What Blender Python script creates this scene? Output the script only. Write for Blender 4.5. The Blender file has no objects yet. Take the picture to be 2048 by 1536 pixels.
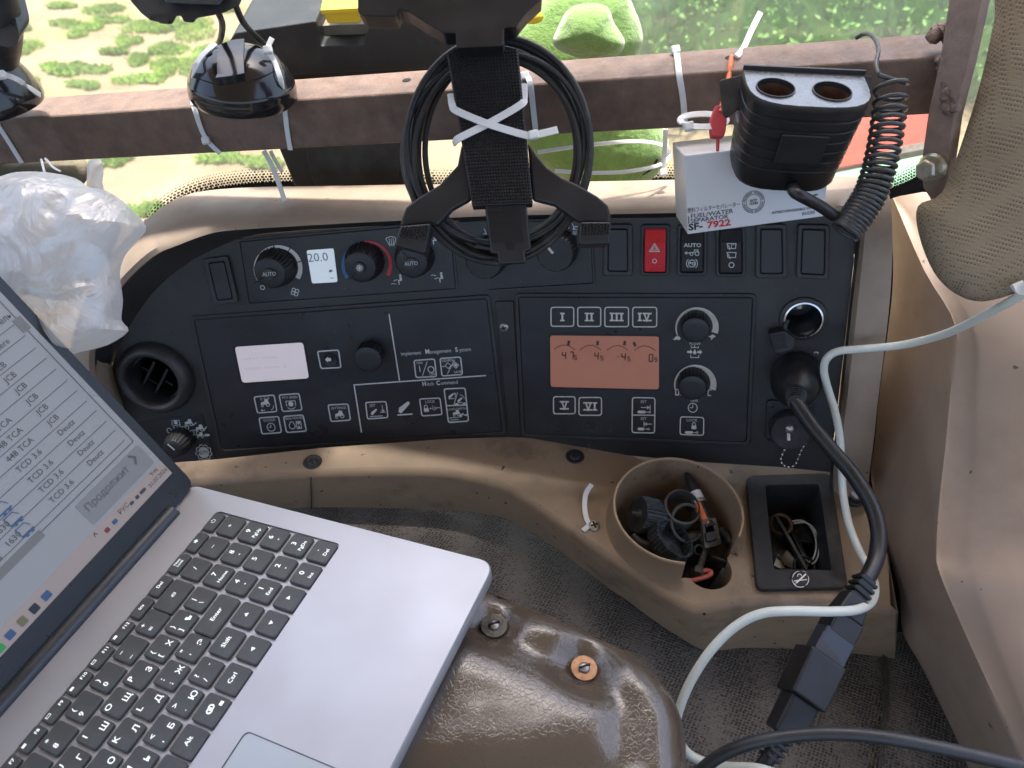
import bpy, bmesh, math, random
import numpy as np
from mathutils import Vector, Matrix, noise, geometry
random.seed(11)
R2 = math.radians
# ------------------------------------------------------------------ camera, sky, sun, exposure
scene = bpy.context.scene
FPX = 1550.0                       # focal length in pixels of the 2048 px wide photograph
CAM = Vector((0, 0, 2.3))          # 2.3 m above the field outside
cd = bpy.data.cameras.new('camera'); cam = bpy.data.objects.new('camera', cd)
scene.collection.objects.link(cam); scene.camera = cam
cam.location = CAM; cam.rotation_euler = (R2(45), 0, 0)
cd.sensor_fit = 'HORIZONTAL'; cd.sensor_width = 36; cd.lens = 36 * FPX / 2048
cd.clip_start = .01; cd.clip_end = 400
cd.dof.use_dof = True; cd.dof.focus_distance = .58; cd.dof.aperture_fstop = 11
SUN_EL, SUN_AZ = 75, 8           # azimuth clockwise from +Y
w = bpy.data.worlds.new('World'); scene.world = w; w.use_nodes = True
nt = w.node_tree; bg = nt.nodes['Background']
sky = nt.nodes.new('ShaderNodeTexSky'); sky.sky_type = 'NISHITA'; sky.sun_disc = False
sky.sun_elevation = R2(SUN_EL); sky.sun_rotation = R2(SUN_AZ); sky.air_density = 1.0; sky.dust_density = 5.0; sky.ozone_density = 1.0
nt.links.new(sky.outputs[0], bg.inputs[0]); bg.inputs[1].default_value = .15
sl = bpy.data.lights.new('sun', 'SUN'); sl.energy = 2.6; sl.angle = R2(5); sl.color = (1, .95, .88)
so = bpy.data.objects.new('sun', sl); scene.collection.objects.link(so)
sd = Vector((math.sin(R2(SUN_AZ)) * math.cos(R2(SUN_EL)), math.cos(R2(SUN_AZ)) * math.cos(R2(SUN_EL)), math.sin(R2(SUN_EL))))
so.rotation_euler = sd.to_track_quat('Z', 'Y').to_euler(); so.location = (0, 0, 8)
vs = scene.view_settings; vs.view_transform = 'Standard'; vs.look = 'None'; vs.gamma = 1; vs.exposure = 1.8
scene.render.engine = 'CYCLES'
scene.cycles.use_denoising = True
scene.cycles.max_bounces = 10; scene.cycles.diffuse_bounces = 5; scene.cycles.glossy_bounces = 4; scene.cycles.transparent_max_bounces = 16
scene.cycles.caustics_reflective = False; scene.cycles.caustics_refractive = False

# ------------------------------------------------------------------ helpers: where a point of the photograph lies in the cab
CR = Vector((1, 0, 0)); CF = Vector((0, math.cos(R2(45)), -math.sin(R2(45)))); CU = Vector((0, math.sin(R2(45)), math.cos(R2(45))))
def ray(x, y): return CF + CR * ((x - 1024) / FPX) - CU * ((y - 768) / FPX)
def at(x, y, d): return CAM + ray(x, y) * d
def cdir(r, u, f): return (CR * r + CU * u + CF * f).normalized()
def depth_of(p): return (p - CAM).dot(CF)
class Pl:
    def __init__(s, p, n, ex=None, ey=None):
        s.p = Vector(p); s.n = Vector(n).normalized()
        ex = Vector(ex) if ex is not None else CR
        s.ex = (ex - s.n * ex.dot(s.n)).normalized(); s.ey = s.n.cross(s.ex) if ey is None else Vector(ey)
    def hit(s, x, y, off=0.0):
        r = ray(x, y); t = (s.p + s.n * off - CAM).dot(s.n) / r.dot(s.n)
        return CAM + r * t
    def sc(s, x, y): return depth_of(s.hit(x, y)) / FPX
    def loc(s, p): q = p - s.p; return (q.dot(s.ex), q.dot(s.ey))
    def wld(s, a, b, h=0): return s.p + s.ex * a + s.ey * b + s.n * h
# ------------------------------------------------------------------ helpers: objects
COL = scene.collection
ORG = {}
def tag(o, label=None, cat=None, group=None, kind=None):
    if label: o['label'] = label
    if cat: o['category'] = cat
    if group: o['group'] = group
    if kind: o['kind'] = kind
    return o
def thing(name, loc, label, cat, group=None):
    o = bpy.data.objects.new(name, None); COL.objects.link(o); o.empty_display_size = .02
    o.location = loc; ORG[o] = Vector(loc)
    return tag(o, label, cat, group)
def mk(name, g, mat, parent=None, smooth=None, bevel=0, segs=2, fix=True, **kw):
    vv, ff = g
    vv = [Vector(v) for v in vv]
    lo = Vector((min(v.x for v in vv), min(v.y for v in vv), min(v.z for v in vv)))
    hi = Vector((max(v.x for v in vv), max(v.y for v in vv), max(v.z for v in vv)))
    c = (lo + hi) / 2
    if parent is None: c.z = lo.z
    me = bpy.data.meshes.new(name)
    me.from_pydata([tuple(v - c) for v in vv], [], ff)
    if fix:
        bm = bmesh.new(); bm.from_mesh(me); bmesh.ops.recalc_face_normals(bm, faces=bm.faces); bm.to_mesh(me); bm.free()
    me.materials.append(MAT[mat] if isinstance(mat, str) else mat)
    if smooth is not None:
        me.shade_smooth()
        if smooth < 180: me.set_sharp_from_angle(angle=R2(smooth))
    o = bpy.data.objects.new(name, me); COL.objects.link(o)
    ORG[o] = c
    if parent is not None:
        o.parent = parent; o.location = c - ORG[parent]
    else: o.location = c
    if bevel:
        b = o.modifiers.new('bevel', 'BEVEL'); b.width = bevel; b.segments = segs; b.limit_method = 'ANGLE'; b.angle_limit = R2(40)
    return tag(o, kw.get('label'), kw.get('cat'), kw.get('group'), kw.get('kind'))
def join(*gs):
    V, F = [], []
    for g in gs:
        k = len(V); V += list(g[0]); F += [tuple(i + k for i in f) for f in g[1]]
    return V, F
# ------------------------------------------------------------------ helpers: shapes (all return world vertices and faces)
def prism(top, vec):
    n = len(top); vec = Vector(vec); V = [Vector(p) for p in top] + [Vector(p) + vec for p in top]
    return V, [tuple(range(n)), tuple(range(2 * n - 1, n - 1, -1))] + [(i, i + n, (i + 1) % n + n, (i + 1) % n) for i in range(n)]
def pprism(pl, px, top, bot=0.0):
    return prism([pl.hit(x, y, top) for x, y in px], pl.n * (bot - top))
def pframe(pl, outer, inner, top, bot=0.0):
    n = len(outer)
    a = [pl.hit(x, y, top) for x, y in outer]; b = [pl.hit(x, y, top) for x, y in inner]; d = pl.n * (bot - top)
    V = a + b + [p + d for p in a] + [p + d for p in b]; F = []
    for i in range(n):
        j = (i + 1) % n
        F += [(i, j, n + j, n + i), (i, 2 * n + i, 2 * n + j, j), (n + i, n + j, 3 * n + j, 3 * n + i), (2 * n + i, 3 * n + i, 3 * n + j, 2 * n + j)]
    return V, F
def rq(q, r, k=4):
    out = []; n = len(q)
    for i in range(n):
        p = Vector(q[i]).to_2d(); a = Vector(q[i - 1]).to_2d(); b = Vector(q[(i + 1) % n]).to_2d()
        da = (a - p); db = (b - p); ra = min(r, da.length * .49); rb = min(r, db.length * .49)
        s = p + da.normalized() * ra; e = p + db.normalized() * rb
        for t in range(k + 1):
            t /= k; out.append(tuple(s * (1 - t) ** 2 + p * 2 * t * (1 - t) + e * t * t))
    return out
def box4(x0, y0, x1, y1): return [(x0, y0), (x1, y0), (x1, y1), (x0, y1)]
def shrink(q, a):
    c = sum((Vector(p).to_2d() for p in q), Vector((0, 0))) / len(q); out = []
    n = len(q)
    for i in range(n):
        p = Vector(q[i]).to_2d(); e = (Vector(q[(i + 1) % n]).to_2d() - p).normalized(); f = (Vector(q[i - 1]).to_2d() - p).normalized()
        b = e + f; s = abs(e.x * f.y - e.y * f.x)
        out.append(tuple(p + b * (a / max(s, .2))))
    return out
def ell(cx, cy, rx, ry=None, n=32, a0=0, a1=360, rot=0):
    ry = rx if ry is None else ry; full = abs(a1 - a0) >= 360; m = n if full else n + 1; out = []
    for i in range(m):
        a = R2(a0 + (a1 - a0) * i / n); x = rx * math.cos(a); y = -ry * math.sin(a); c, s = math.cos(R2(rot)), math.sin(R2(rot))
        out.append((cx + x * c - y * s, cy + x * s + y * c))
    return out
def basis(ax, hint=None):
    ax = Vector(ax).normalized(); h = Vector(hint) if hint is not None else (Vector((1, 0, 0)) if abs(ax.x) < .8 else Vector((0, 1, 0)))
    x = (h - ax * h.dot(ax)).normalized(); return x, ax.cross(x), ax
def lathe(c, ax, prof, n=32, rf=None, hint=None, a0=0, a1=360, caps=True):
    x, y, z = basis(ax, hint); c = Vector(c); V, F = [], []; full = abs(a1 - a0) >= 360; m = n if full else n + 1
    for i, (r, h) in enumerate(prof):
        for k in range(m):
            t = R2(a0 + (a1 - a0) * k / n); q = r * (rf(t, i) if rf else 1); V.append(c + x * (q * math.cos(t)) + y * (q * math.sin(t)) + z * h)
    for i in range(len(prof) - 1):
        for k in range(n):
            l = (k + 1) % m; F.append((i * m + k, i * m + l, (i + 1) * m + l, (i + 1) * m + k))
    if full and caps:
        if prof[0][0] > 1e-5: F.append(tuple(reversed(range(m))))
        if prof[-1][0] > 1e-5: F.append(tuple(range((len(prof) - 1) * m, len(prof) * m)))
    return V, F
def obox(c, ax, ay, az, sx, sy, sz):
    c = Vector(c); ax, ay, az = Vector(ax).normalized() * sx / 2, Vector(ay).normalized() * sy / 2, Vector(az).normalized() * sz / 2
    return prism([c - ax - ay - az, c + ax - ay - az, c + ax + ay - az, c - ax + ay - az], az * 2)
def cat(P, sub=8, closed=False):
    P = [Vector(p) for p in P]; n = len(P); out = []
    for i in range(n if closed else n - 1):
        if closed: a, b, c, d = P[i - 1], P[i], P[(i + 1) % n], P[(i + 2) % n]
        else: a, b, c, d = P[max(i - 1, 0)], P[i], P[i + 1], P[min(i + 2, n - 1)]
        for k in range(sub):
            t = k / sub
            out.append(.5 * ((2 * b) + (c - a) * t + (2 * a - 5 * b + 4 * c - d) * t * t + (3 * b - a - 3 * c + d) * t ** 3))
    if not closed: out.append(P[-1])
    return out
def tube(P, r, n=8, sub=6, closed=False, prof=None):
    Q = cat(P, sub, closed) if sub > 1 else [Vector(p) for p in P]; m = len(Q); V, F = [], []
    up = None
    for i in range(m):
        t = ((Q[(i + 1) % m] - Q[i - 1]) if closed else (Q[min(i + 1, m - 1)] - Q[max(i - 1, 0)])).normalized()
        if up is None: up = basis(t)[0]
        up = (up - t * up.dot(t)).normalized(); s = t.cross(up)
        rr = r(i / (m - 1)) if callable(r) else r
        for k in range(n):
            a = 2 * math.pi * k / n; V.append(Q[i] + (up * math.cos(a) + s * math.sin(a)) * rr)
    for i in range(m if closed else m - 1):
        j = (i + 1) % m
        for k in range(n): l = (k + 1) % n; F.append((i * n + k, i * n + l, j * n + l, j * n + k))
    if not closed: F += [tuple(reversed(range(n))), tuple(range((m - 1) * n, m * n))]
    return V, F
def strap(P, w, t, face, sub=6):
    """flat strap swept along P; face(i/(m-1)) gives the direction its flat side looks to"""
    Q = cat(P, sub) if sub > 1 else [Vector(p) for p in P]; m = len(Q); V, F = [], []
    for i in range(m):
        d = (Q[min(i + 1, m - 1)] - Q[max(i - 1, 0)]).normalized(); f = face(i / (m - 1)) if callable(face) else Vector(face)
        f = (f - d * f.dot(d)).normalized(); s = d.cross(f)
        V += [Q[i] - s * w / 2, Q[i] + s * w / 2, Q[i] + s * w / 2 + f * t, Q[i] - s * w / 2 + f * t]
    for i in range(m - 1):
        for k in range(4): l = (k + 1) % 4; F.append((i * 4 + k, i * 4 + l, i * 4 + 4 + l, i * 4 + 4 + k))
    F += [(3, 2, 1, 0), tuple(range((m - 1) * 4, m * 4))]
    return V, F
def fill(outer, holes=()):
    """flat face with holes from coplanar world points"""
    bm = bmesh.new(); E = []
    for loop in [outer] + list(holes):
        vv = [bm.verts.new(p) for p in loop]
        E += [bm.edges.new((vv[i], vv[(i + 1) % len(vv)])) for i in range(len(vv))]
    bmesh.ops.triangle_fill(bm, use_beauty=True, use_dissolve=False, edges=E)
    bm.verts.index_update(); r = [v.co.copy() for v in bm.verts], [tuple(v.index for v in f.verts) for f in bm.faces]
    bm.free(); return r
def inflate(pl, px, res, front, back=None, jitter=.15):
    """a padded body over an outline: front(dist, x, y) and back(dist, x, y) give its height over the plane"""
    O = [pl.loc(pl.hit(x, y)) for x, y in px]; A = np.array(O); B = np.roll(A, -1, 0)
    pts = []
    for a, b in zip(A, B):
        k = max(1, int(np.linalg.norm(b - a) / res))
        for i in range(k): pts.append(tuple(a + (b - a) * i / k))
    nb = len(pts); AB = B - A; L2 = (AB ** 2).sum(1) + 1e-12
    lo, hi = A.min(0), A.max(0)
    xs = np.arange(lo[0], hi[0], res); ys = np.arange(lo[1], hi[1], res)
    rnd = np.random.RandomState(5); D = [0] * nb
    for yy in ys:
        for xx in xs:
            p = np.array((xx, yy)) + rnd.uniform(-jitter, jitter, 2) * res
            t = np.clip(((p - A) * AB).sum(1) / L2, 0, 1); dist = np.sqrt((((A + AB * t[:, None]) - p) ** 2).sum(1)).min()
            c = ((A[:, 1] > p[1]) != (B[:, 1] > p[1])) & (p[0] < AB[:, 0] * (p[1] - A[:, 1]) / np.where(AB[:, 1] == 0, 1e-9, AB[:, 1]) + A[:, 0])
            if c.sum() % 2 and dist > res * .45: pts.append(tuple(p)); D.append(dist)
    r = geometry.delaunay_2d_cdt([Vector(p) for p in pts], [(i, (i + 1) % nb) for i in range(nb)], [], 1, 1e-7)
    vv, ff, org = r[0], r[2], r[3]
    dd = [D[o[0]] if o else 0 for o in org]; bd = [bool(o) and o[0] < nb for o in org]
    V = [pl.wld(v.x, v.y, front(d, v.x, v.y)) for v, d in zip(vv, dd)]; F = [tuple(f) for f in ff]
    if back:
        m = {}
        for i, (v, d) in enumerate(zip(vv, dd)):
            if bd[i]: m[i] = i
            else: m[i] = len(V); V.append(pl.wld(v.x, v.y, back(d, v.x, v.y)))
        F += [tuple(m[i] for i in reversed(f)) for f in ff]
    return V, F
def dome(R, h): return lambda d, x, y: h * math.sqrt(max(0, 1 - (1 - min(d, R) / R) ** 2))
TX = {}
def text2d(s, bold=0):
    if (s, bold) not in TX:
        c = bpy.data.curves.new('t', 'FONT'); c.body = s; c.size = 1; c.resolution_u = 2; c.offset = bold; c.fill_mode = 'FRONT'
        o = bpy.data.objects.new('t', c); m = o.to_mesh()
        TX[s, bold] = ([(v.co.x / .7, v.co.y / .7) for v in m.vertices], [tuple(p.vertices) for p in m.polygons])
        o.to_mesh_clear(); bpy.data.objects.remove(o); bpy.data.curves.remove(c)
    return TX[s, bold]
class Ink:
    """flat print on a surface; points are given as they lie in the photograph and land on the plane"""
    def __init__(s, pl, off=.0003, ex=(1, 0), ey=(0, -1)):
        s.pl = pl; s.off = off; s.V = []; s.F = []; s.ex = ex; s.ey = ey; s.o = (0, 0); s.k = 0; s.g = []
    def at(s, x, y):
        if not s.g or (Vector(s.g[-1][2]) - Vector((x, y))).length > 20: s.g.append((len(s.V), len(s.F), (x, y)))
        s.o = (x, y); return s
    def P(s, x, y):     # local (x right, y up, in px) -> photo px -> plane
        return s.pl.hit(s.o[0] + x * s.ex[0] + y * s.ey[0], s.o[1] + x * s.ex[1] + y * s.ey[1], s.off + s.k * 1.2e-5)
    def poly(s, pts):
        b = len(s.V); s.V += [s.P(*p) for p in pts]; s.F.append(tuple(range(b, b + len(pts)))); s.k += 1; return s
    def line(s, pts, w=2, closed=False):
        n = len(pts); L, Rr = [], []
        for i in range(n):
            a = Vector(pts[i - 1] if (closed or i) else pts[i]); p = Vector(pts[i]); c = Vector(pts[(i + 1) % n] if (closed or i < n - 1) else pts[i])
            d1 = (p - a).normalized() if (p - a).length else (c - p).normalized(); d2 = (c - p).normalized() if (c - p).length else d1
            t = d1 + d2; t = t.normalized() if t.length > 1e-3 else d1; nn = Vector((-t.y, t.x)); k = 1 / max(.5, abs(nn.dot(Vector((-d1.y, d1.x)))))
            L.append(p + nn * w / 2 * k); Rr.append(p - nn * w / 2 * k)
        b = len(s.V); s.V += [s.P(*q) for q in L] + [s.P(*q) for q in Rr]
        s.F += [(b + i, b + (i + 1) % n, b + n + (i + 1) % n, b + n + i) for i in range(n if closed else n - 1)]; s.k += 1; return s
    def circ(s, x, y, r, w=2, a0=0, a1=360, n=20):
        full = abs(a1 - a0) >= 360
        return s.line([(x + r * math.cos(R2(a0 + (a1 - a0) * i / n)), y + r * math.sin(R2(a0 + (a1 - a0) * i / n))) for i in range(n if full else n + 1)], w, full)
    def disc(s, x, y, r, n=16): return s.poly([(x + r * math.cos(2 * math.pi * i / n), y + r * math.sin(2 * math.pi * i / n)) for i in range(n)])
    def text(s, t, x, y, h, al='L', bold=0, sx=1):
        vv, ff = text2d(t, bold); wd = max((v[0] for v in vv), default=0); o = {'L': 0, 'C': wd / 2, 'R': wd}[al]
        b = len(s.V); s.V += [s.P(x + (v[0] - o) * h * sx, y + v[1] * h) for v in vv]; s.F += [tuple(i + b for i in f) for f in ff]; s.k += 1; return s
    def wtext(s, t, px, py, h, al='L', bold=0, sx=1):   # along the plane's own axes; h in metres
        vv, ff = text2d(t, bold); wd = max((v[0] for v in vv), default=0); o = {'L': 0, 'C': wd / 2, 'R': wd}[al]; s.k += 1
        p = s.pl.hit(px, py, s.off + s.k * 1.2e-5); b = len(s.V)
        s.V += [p + s.pl.ex * ((v[0] - o) * h * sx) + s.pl.ey * (v[1] * h) for v in vv]; s.F += [tuple(i + b for i in f) for f in ff]; return s
    def build(s, name, mat, parent):      # one object for each separate mark
        g = [(0, 0, 0)] + s.g + [(len(s.V), len(s.F), 0)]; o = None
        for a, b in zip(g, g[1:]):
            if b[1] > a[1]: o = mk(name, (s.V[a[0]:b[0]], [tuple(i - a[0] for i in f) for f in s.F[a[1]:b[1]]]), mat, parent, fix=False)
        return o
# ------------------------------------------------------------------ materials
MAT = {}
def M(name, col, rough=.5, metal=0, var=.15, vs=25, bump=0, bs=900, rv=.1, col2=None, c2=(.55, .7), c2s=12, emit=0, spec=.5, coat=0, sheen=0, alpha=1, trans=0, b2=0, b2s=60, sub=0, dist=.001, ecol=None, speck=None):
    m = bpy.data.materials.new(name); m.use_nodes = True; t = m.node_tree; N = t.nodes; K = t.links; b = N['Principled BSDF']
    co = N.new('ShaderNodeTexCoord').outputs['Object']
    def nz(sc, det=4, r=.6):
        q = N.new('ShaderNodeTexNoise'); q.inputs['Scale'].default_value = sc; q.inputs['Detail'].default_value = det; q.inputs['Roughness'].default_value = r
        K.new(co, q.inputs['Vector']); return q.outputs['Fac']
    def ramp(fac, a, b_, ca, cb):
        q = N.new('ShaderNodeValToRGB'); q.color_ramp.elements[0].position = a; q.color_ramp.elements[1].position = b_
        q.color_ramp.elements[0].color = (*ca, 1); q.color_ramp.elements[1].color = (*cb, 1); K.new(fac, q.inputs[0]); return q.outputs[0]
    lo = tuple(c * (1 - var) for c in col); hi = tuple(min(1, c * (1 + var)) for c in col)
    c = ramp(nz(vs), .3, .7, lo, hi)
    if col2:
        x = N.new('ShaderNodeMix'); x.data_type = 'RGBA'; K.new(ramp(nz(c2s, 6, .65), c2[0], c2[1], (0, 0, 0), (1, 1, 1)), x.inputs[0]); K.new(c, x.inputs[6]); x.inputs[7].default_value = (*col2, 1); c = x.outputs[2]
    for sp_ in (speck or ()):
        x = N.new('ShaderNodeMix'); x.data_type = 'RGBA'; K.new(ramp(nz(sp_[1], 2, .5), sp_[2], sp_[2] + .03, (0, 0, 0), (1, 1, 1)), x.inputs[0]); K.new(c, x.inputs[6]); x.inputs[7].default_value = (*sp_[0], 1); c = x.outputs[2]
    K.new(c, b.inputs['Base Color'])
    K.new(ramp(nz(vs * 2.3), .3, .7, (max(0, rough - rv),) * 3, (min(1, rough + rv),) * 3), b.inputs['Roughness'])
    b.inputs['Metallic'].default_value = metal; b.inputs['Specular IOR Level'].default_value = spec
    b.inputs['Coat Weight'].default_value = coat; b.inputs['Coat Roughness'].default_value = .15
    b.inputs['Sheen Weight'].default_value = sheen; b.inputs['Transmission Weight'].default_value = trans; b.inputs['Alpha'].default_value = alpha
    if sub: b.inputs['Subsurface Weight'].default_value = sub; b.inputs['Subsurface Radius'].default_value = (.01, .01, .008); b.inputs['Subsurface Scale'].default_value = .3
    if emit: b.inputs['Emission Color'].default_value = (*(ecol or col), 1); b.inputs['Emission Strength'].default_value = emit
    nrm = None
    for s_, st in ((bs, bump), (b2s, b2)):
        if st:
            q = N.new('ShaderNodeBump'); q.inputs['Strength'].default_value = st; q.inputs['Distance'].default_value = dist if s_ == bs else dist * 3
            K.new(nz(s_, 3), q.inputs['Height'])
            if nrm: K.new(nrm, q.inputs['Normal'])
            nrm = q.outputs[0]
    if nrm: K.new(nrm, b.inputs['Normal'])
    MAT[name] = m; return m
M('fascia', (.026, .026, .028), .42, var=.25, vs=14, bump=.25, bs=1600, col2=(.05, .052, .058), c2=(.5, .85), c2s=9, dist=.0004, speck=(((.12, .12, .12), 260, .74), ((.008, .007, .006), 120, .75)))
M('module', (.022, .023, .028), .36, var=.25, vs=16, bump=.12, bs=1800, col2=(.045, .05, .06), c2=(.52, .85), c2s=11, dist=.0004, speck=(((.10, .105, .11), 330, .75),))
M('black', (.015, .015, .017), .42, var=.2, bump=.1, bs=1500, dist=.0004)
M('black_gloss', (.012, .012, .014), .14, var=.2, rv=.05, coat=.3)
M('black_dusty', (.022, .023, .025), .5, var=.3, vs=40, col2=(.08, .08, .08), c2=(.55, .8), c2s=30, bump=.2, bs=900, dist=.0005)
M('rubber', (.014, .014, .015), .38, var=.2, vs=30)
M('knob', (.016, .016, .018), .45, var=.2, bump=.15, bs=2000, dist=.0003)
M('void', (.004, .004, .004), .8, var=0)
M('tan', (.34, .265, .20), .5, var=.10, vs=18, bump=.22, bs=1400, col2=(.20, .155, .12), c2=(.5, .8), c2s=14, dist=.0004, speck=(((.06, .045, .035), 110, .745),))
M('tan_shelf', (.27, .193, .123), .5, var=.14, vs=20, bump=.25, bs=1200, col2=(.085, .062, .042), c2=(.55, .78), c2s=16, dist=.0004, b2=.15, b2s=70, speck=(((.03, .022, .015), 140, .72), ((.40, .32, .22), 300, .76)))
M('tan_trim', (.37, .275, .205), .55, var=.10, vs=10, bump=.25, bs=1200, col2=(.26, .19, .14), c2=(.48, .8), c2s=9, dist=.0004, speck=(((.10, .075, .055), 90, .745),))
M('ink', (.62, .64, .62), .6, var=.08, vs=200)
M('ink_warm', (.62, .60, .52), .6, var=.08, vs=200)
M('ink_dark', (.02, .02, .02), .6, var=0)
M('ink_red', (.62, .02, .04), .6, var=.05)
M('ink_blue', (.05, .17, .38), .6, var=.1)
M('ink_red2', (.55, .06, .07), .6, var=.1)
M('rust', (.19, .132, .104), .6, metal=.2, var=.28, vs=60, bump=.5, bs=700, col2=(.20, .125, .085), c2=(.48, .75), c2s=55, rv=.15)
M('rust_up_bright', (.28, .205, .168), .6, metal=.15, var=.25, vs=50, bump=.5, bs=600, col2=(.20, .13, .10), c2=(.5, .75), c2s=40, rv=.1)  # rust lightened in colour to make up for low light on the upright
M('rust_weld', (.22, .15, .12), .6, metal=.4, var=.6, vs=150, bump=.9, bs=300, col2=(.3, .22, .17), c2=(.45, .6), c2s=120, dist=.002)
M('steel', (.42, .40, .37), .38, metal=.9, var=.25, vs=150, bump=.2, bs=900, col2=(.2, .15, .1), c2=(.55, .75), c2s=200)
M('zinc', (.5, .47, .38), .35, metal=.85, var=.2, vs=120, bump=.2)
M('copper', (.30, .17, .10), .42, metal=.8, var=.45, vs=200, col2=(.2, .12, .08), c2s=180)
M('nylon', (.72, .74, .74), .4, var=.05, spec=.4, sub=.35)
M('cord_white', (.66, .69, .62), .38, var=.05, vs=60)
M('plug_black', (.012, .012, .013), .4, var=.2)
M('alu', (.52, .52, .545), .42, metal=.55, var=.03, vs=8, bump=.06, bs=3500, rv=.07, dist=.0002)
M('alu_dark', (.06, .065, .075), .35, metal=.5, var=.05)
M('trackpad', (.46, .50, .52), .3, metal=.3, var=.01, rv=.01)
M('key', (.078, .082, .085), .5, var=.10, vs=60, bump=.1, bs=2500, dist=.0002, col2=(.10, .11, .115), c2=(.5, .8), c2s=90)  # key colour greyed to carry reflected light
M('key_ink', (.8, .85, .85), .5, var=0, emit=.25)
M('bezel', (.022, .026, .032), .28, var=.05, rv=.01)
M('screen', (.19, .195, .205), .3, var=.06, vs=4, emit=.04, ecol=(.80, .82, .90))
M('screen_bar', (.19, .16, .155), .35, var=.03, emit=.05, ecol=(.84, .72, .70))
M('screen_button', (.13, .135, .145), .35, var=0, emit=.03, ecol=(.78, .82, .90))
M('screen_grey', (.12, .12, .12), .4, var=0, emit=.02, ecol=(.8, .8, .8))
M('screen_ink', (.065, .065, .072), .5, var=0)
M('screen_line', (.12, .12, .13), .5, var=0)
M('screen_blue', (.05, .11, .22), .5, var=0, emit=.015)
M('screen_red', (.2, .05, .05), .5, var=0, emit=.01)
M('screen_green', (.04, .3, .08), .5, var=0, emit=.03)
M('screen_olive', (.2, .18, .1), .5, var=0)
M('lcd_pale', (.42, .38, .41), .3, var=.06, vs=18, rv=.03, emit=.10, ecol=(.92, .84, .92))
M('lcd_blue', (.45, .52, .60), .3, var=.04, vs=18, rv=.03, emit=.12, ecol=(.78, .90, 1))
M('lcd_amber', (.18, .092, .072), .3, var=.15, vs=14, rv=.03, emit=.045, ecol=(1, .40, .27))
M('lcd_ink', (.05, .03, .03), .5, var=0)
M('lcd_ink_pale', (.20, .25, .31), .5, var=0)
M('vinyl', (.10, .076, .056), .17, var=.07, vs=25, bump=.2, bs=380, rv=.03, dist=.0007, spec=.65, coat=.4)
def vinyl_grain():
    m = MAT['vinyl']; N = m.node_tree.nodes; K = m.node_tree.links; b = N['Principled BSDF']
    v = N.new('ShaderNodeTexVoronoi'); v.feature = 'DISTANCE_TO_EDGE'; v.inputs['Scale'].default_value = 330
    q = N.new('ShaderNodeTexNoise'); q.inputs['Scale'].default_value = 90; co = N.new('ShaderNodeTexCoord').outputs['Object']; K.new(co, q.inputs['Vector'])
    a = N.new('ShaderNodeVectorMath'); a.operation = 'MULTIPLY_ADD'; a.inputs[1].default_value = (.012, .012, .012); K.new(q.outputs['Color'], a.inputs[0]); K.new(co, a.inputs[2]); K.new(a.outputs[0], v.inputs['Vector'])
    r = N.new('ShaderNodeMapRange'); r.inputs[2].default_value = .12; K.new(v.outputs['Distance'], r.inputs[0])
    u = N.new('ShaderNodeBump'); u.inputs['Strength'].default_value = .16; u.inputs['Distance'].default_value = .0005; K.new(r.outputs[0], u.inputs['Height']); K.new(u.outputs[0], b.inputs['Normal'])
M('vinyl_edge', (.12, .088, .066), .35, var=.1, bump=.3, bs=400)
M('plush', (.20, .36, .085), .9, var=.15, vs=70, bump=.4, bs=1300, sheen=.6, rv=.02, dist=.002, b2=.3, b2s=200)
M('yellow', (.75, .55, .03), .4, var=.05)
M('case', (.022, .026, .028), .45, var=.2, vs=30, bump=.3, bs=1100, col2=(.06, .065, .065), c2=(.5, .8), c2s=15)
M('case_tan', (.25, .22, .17), .5, var=.2)
M('carton', (.72, .73, .75), .5, var=.03, vs=10, col2=(.55, .51, .46), c2=(.66, .8), c2s=25)
M('orange', (.50, .035, .005), .45, var=.12, vs=30, bump=.2, bs=100, sub=.6)
M('green_sheet', (.30, .60, .38), .5, var=.1)
M('content', (.72, .72, .70), .8, var=.06, vs=40, bump=.5, bs=60)
M('cup_rim_highlight', (.40, .28, .17), .4, var=.12, vs=60, bump=.2, bs=900)  # shelf tan made lighter to paint the highlight along the cup rim
M('faint_print', (.40, .42, .38), .5, var=0)
M('red_rubber', (.42, .09, .06), .5, var=.2, vs=100)
M('brown_rubber', (.12, .065, .04), .6, var=.2, vs=100)
M('dirty_metal', (.10, .09, .075), .5, metal=.6, var=.5, vs=150, bump=.5, bs=500)
M('dark_blue_plastic', (.03, .036, .04), .45, var=.3, vs=80, col2=(.09, .10, .105), c2=(.5, .7), c2s=100)
M('grease_black', (.02, .02, .019), .45, var=.4, vs=100, bump=.4, bs=400, col2=(.05, .048, .044), c2=(.5, .7), c2s=120)
M('rocker_red', (.42, .012, .022), .3, var=.05, emit=.05, coat=.3)
M('chrome', (.7, .68, .65), .18, metal=1, var=.1)
M('ashtray', (.026, .026, .027), .5, var=.2, vs=50, bump=.6, bs=1300, col2=(.07, .07, .07), c2=(.55, .8), c2s=50)
M('paper', (.7, .7, .68), .7, var=.1)
M('orange_print', (.65, .15, .03), .4, var=.2, vs=100)
M('camo', (.17, .15, .10), .9, var=.3, vs=40, bump=.5, bs=600, col2=(.09, .09, .06), c2s=25)
M('roof', (.35, .33, .30), .8, var=.05)
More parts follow.
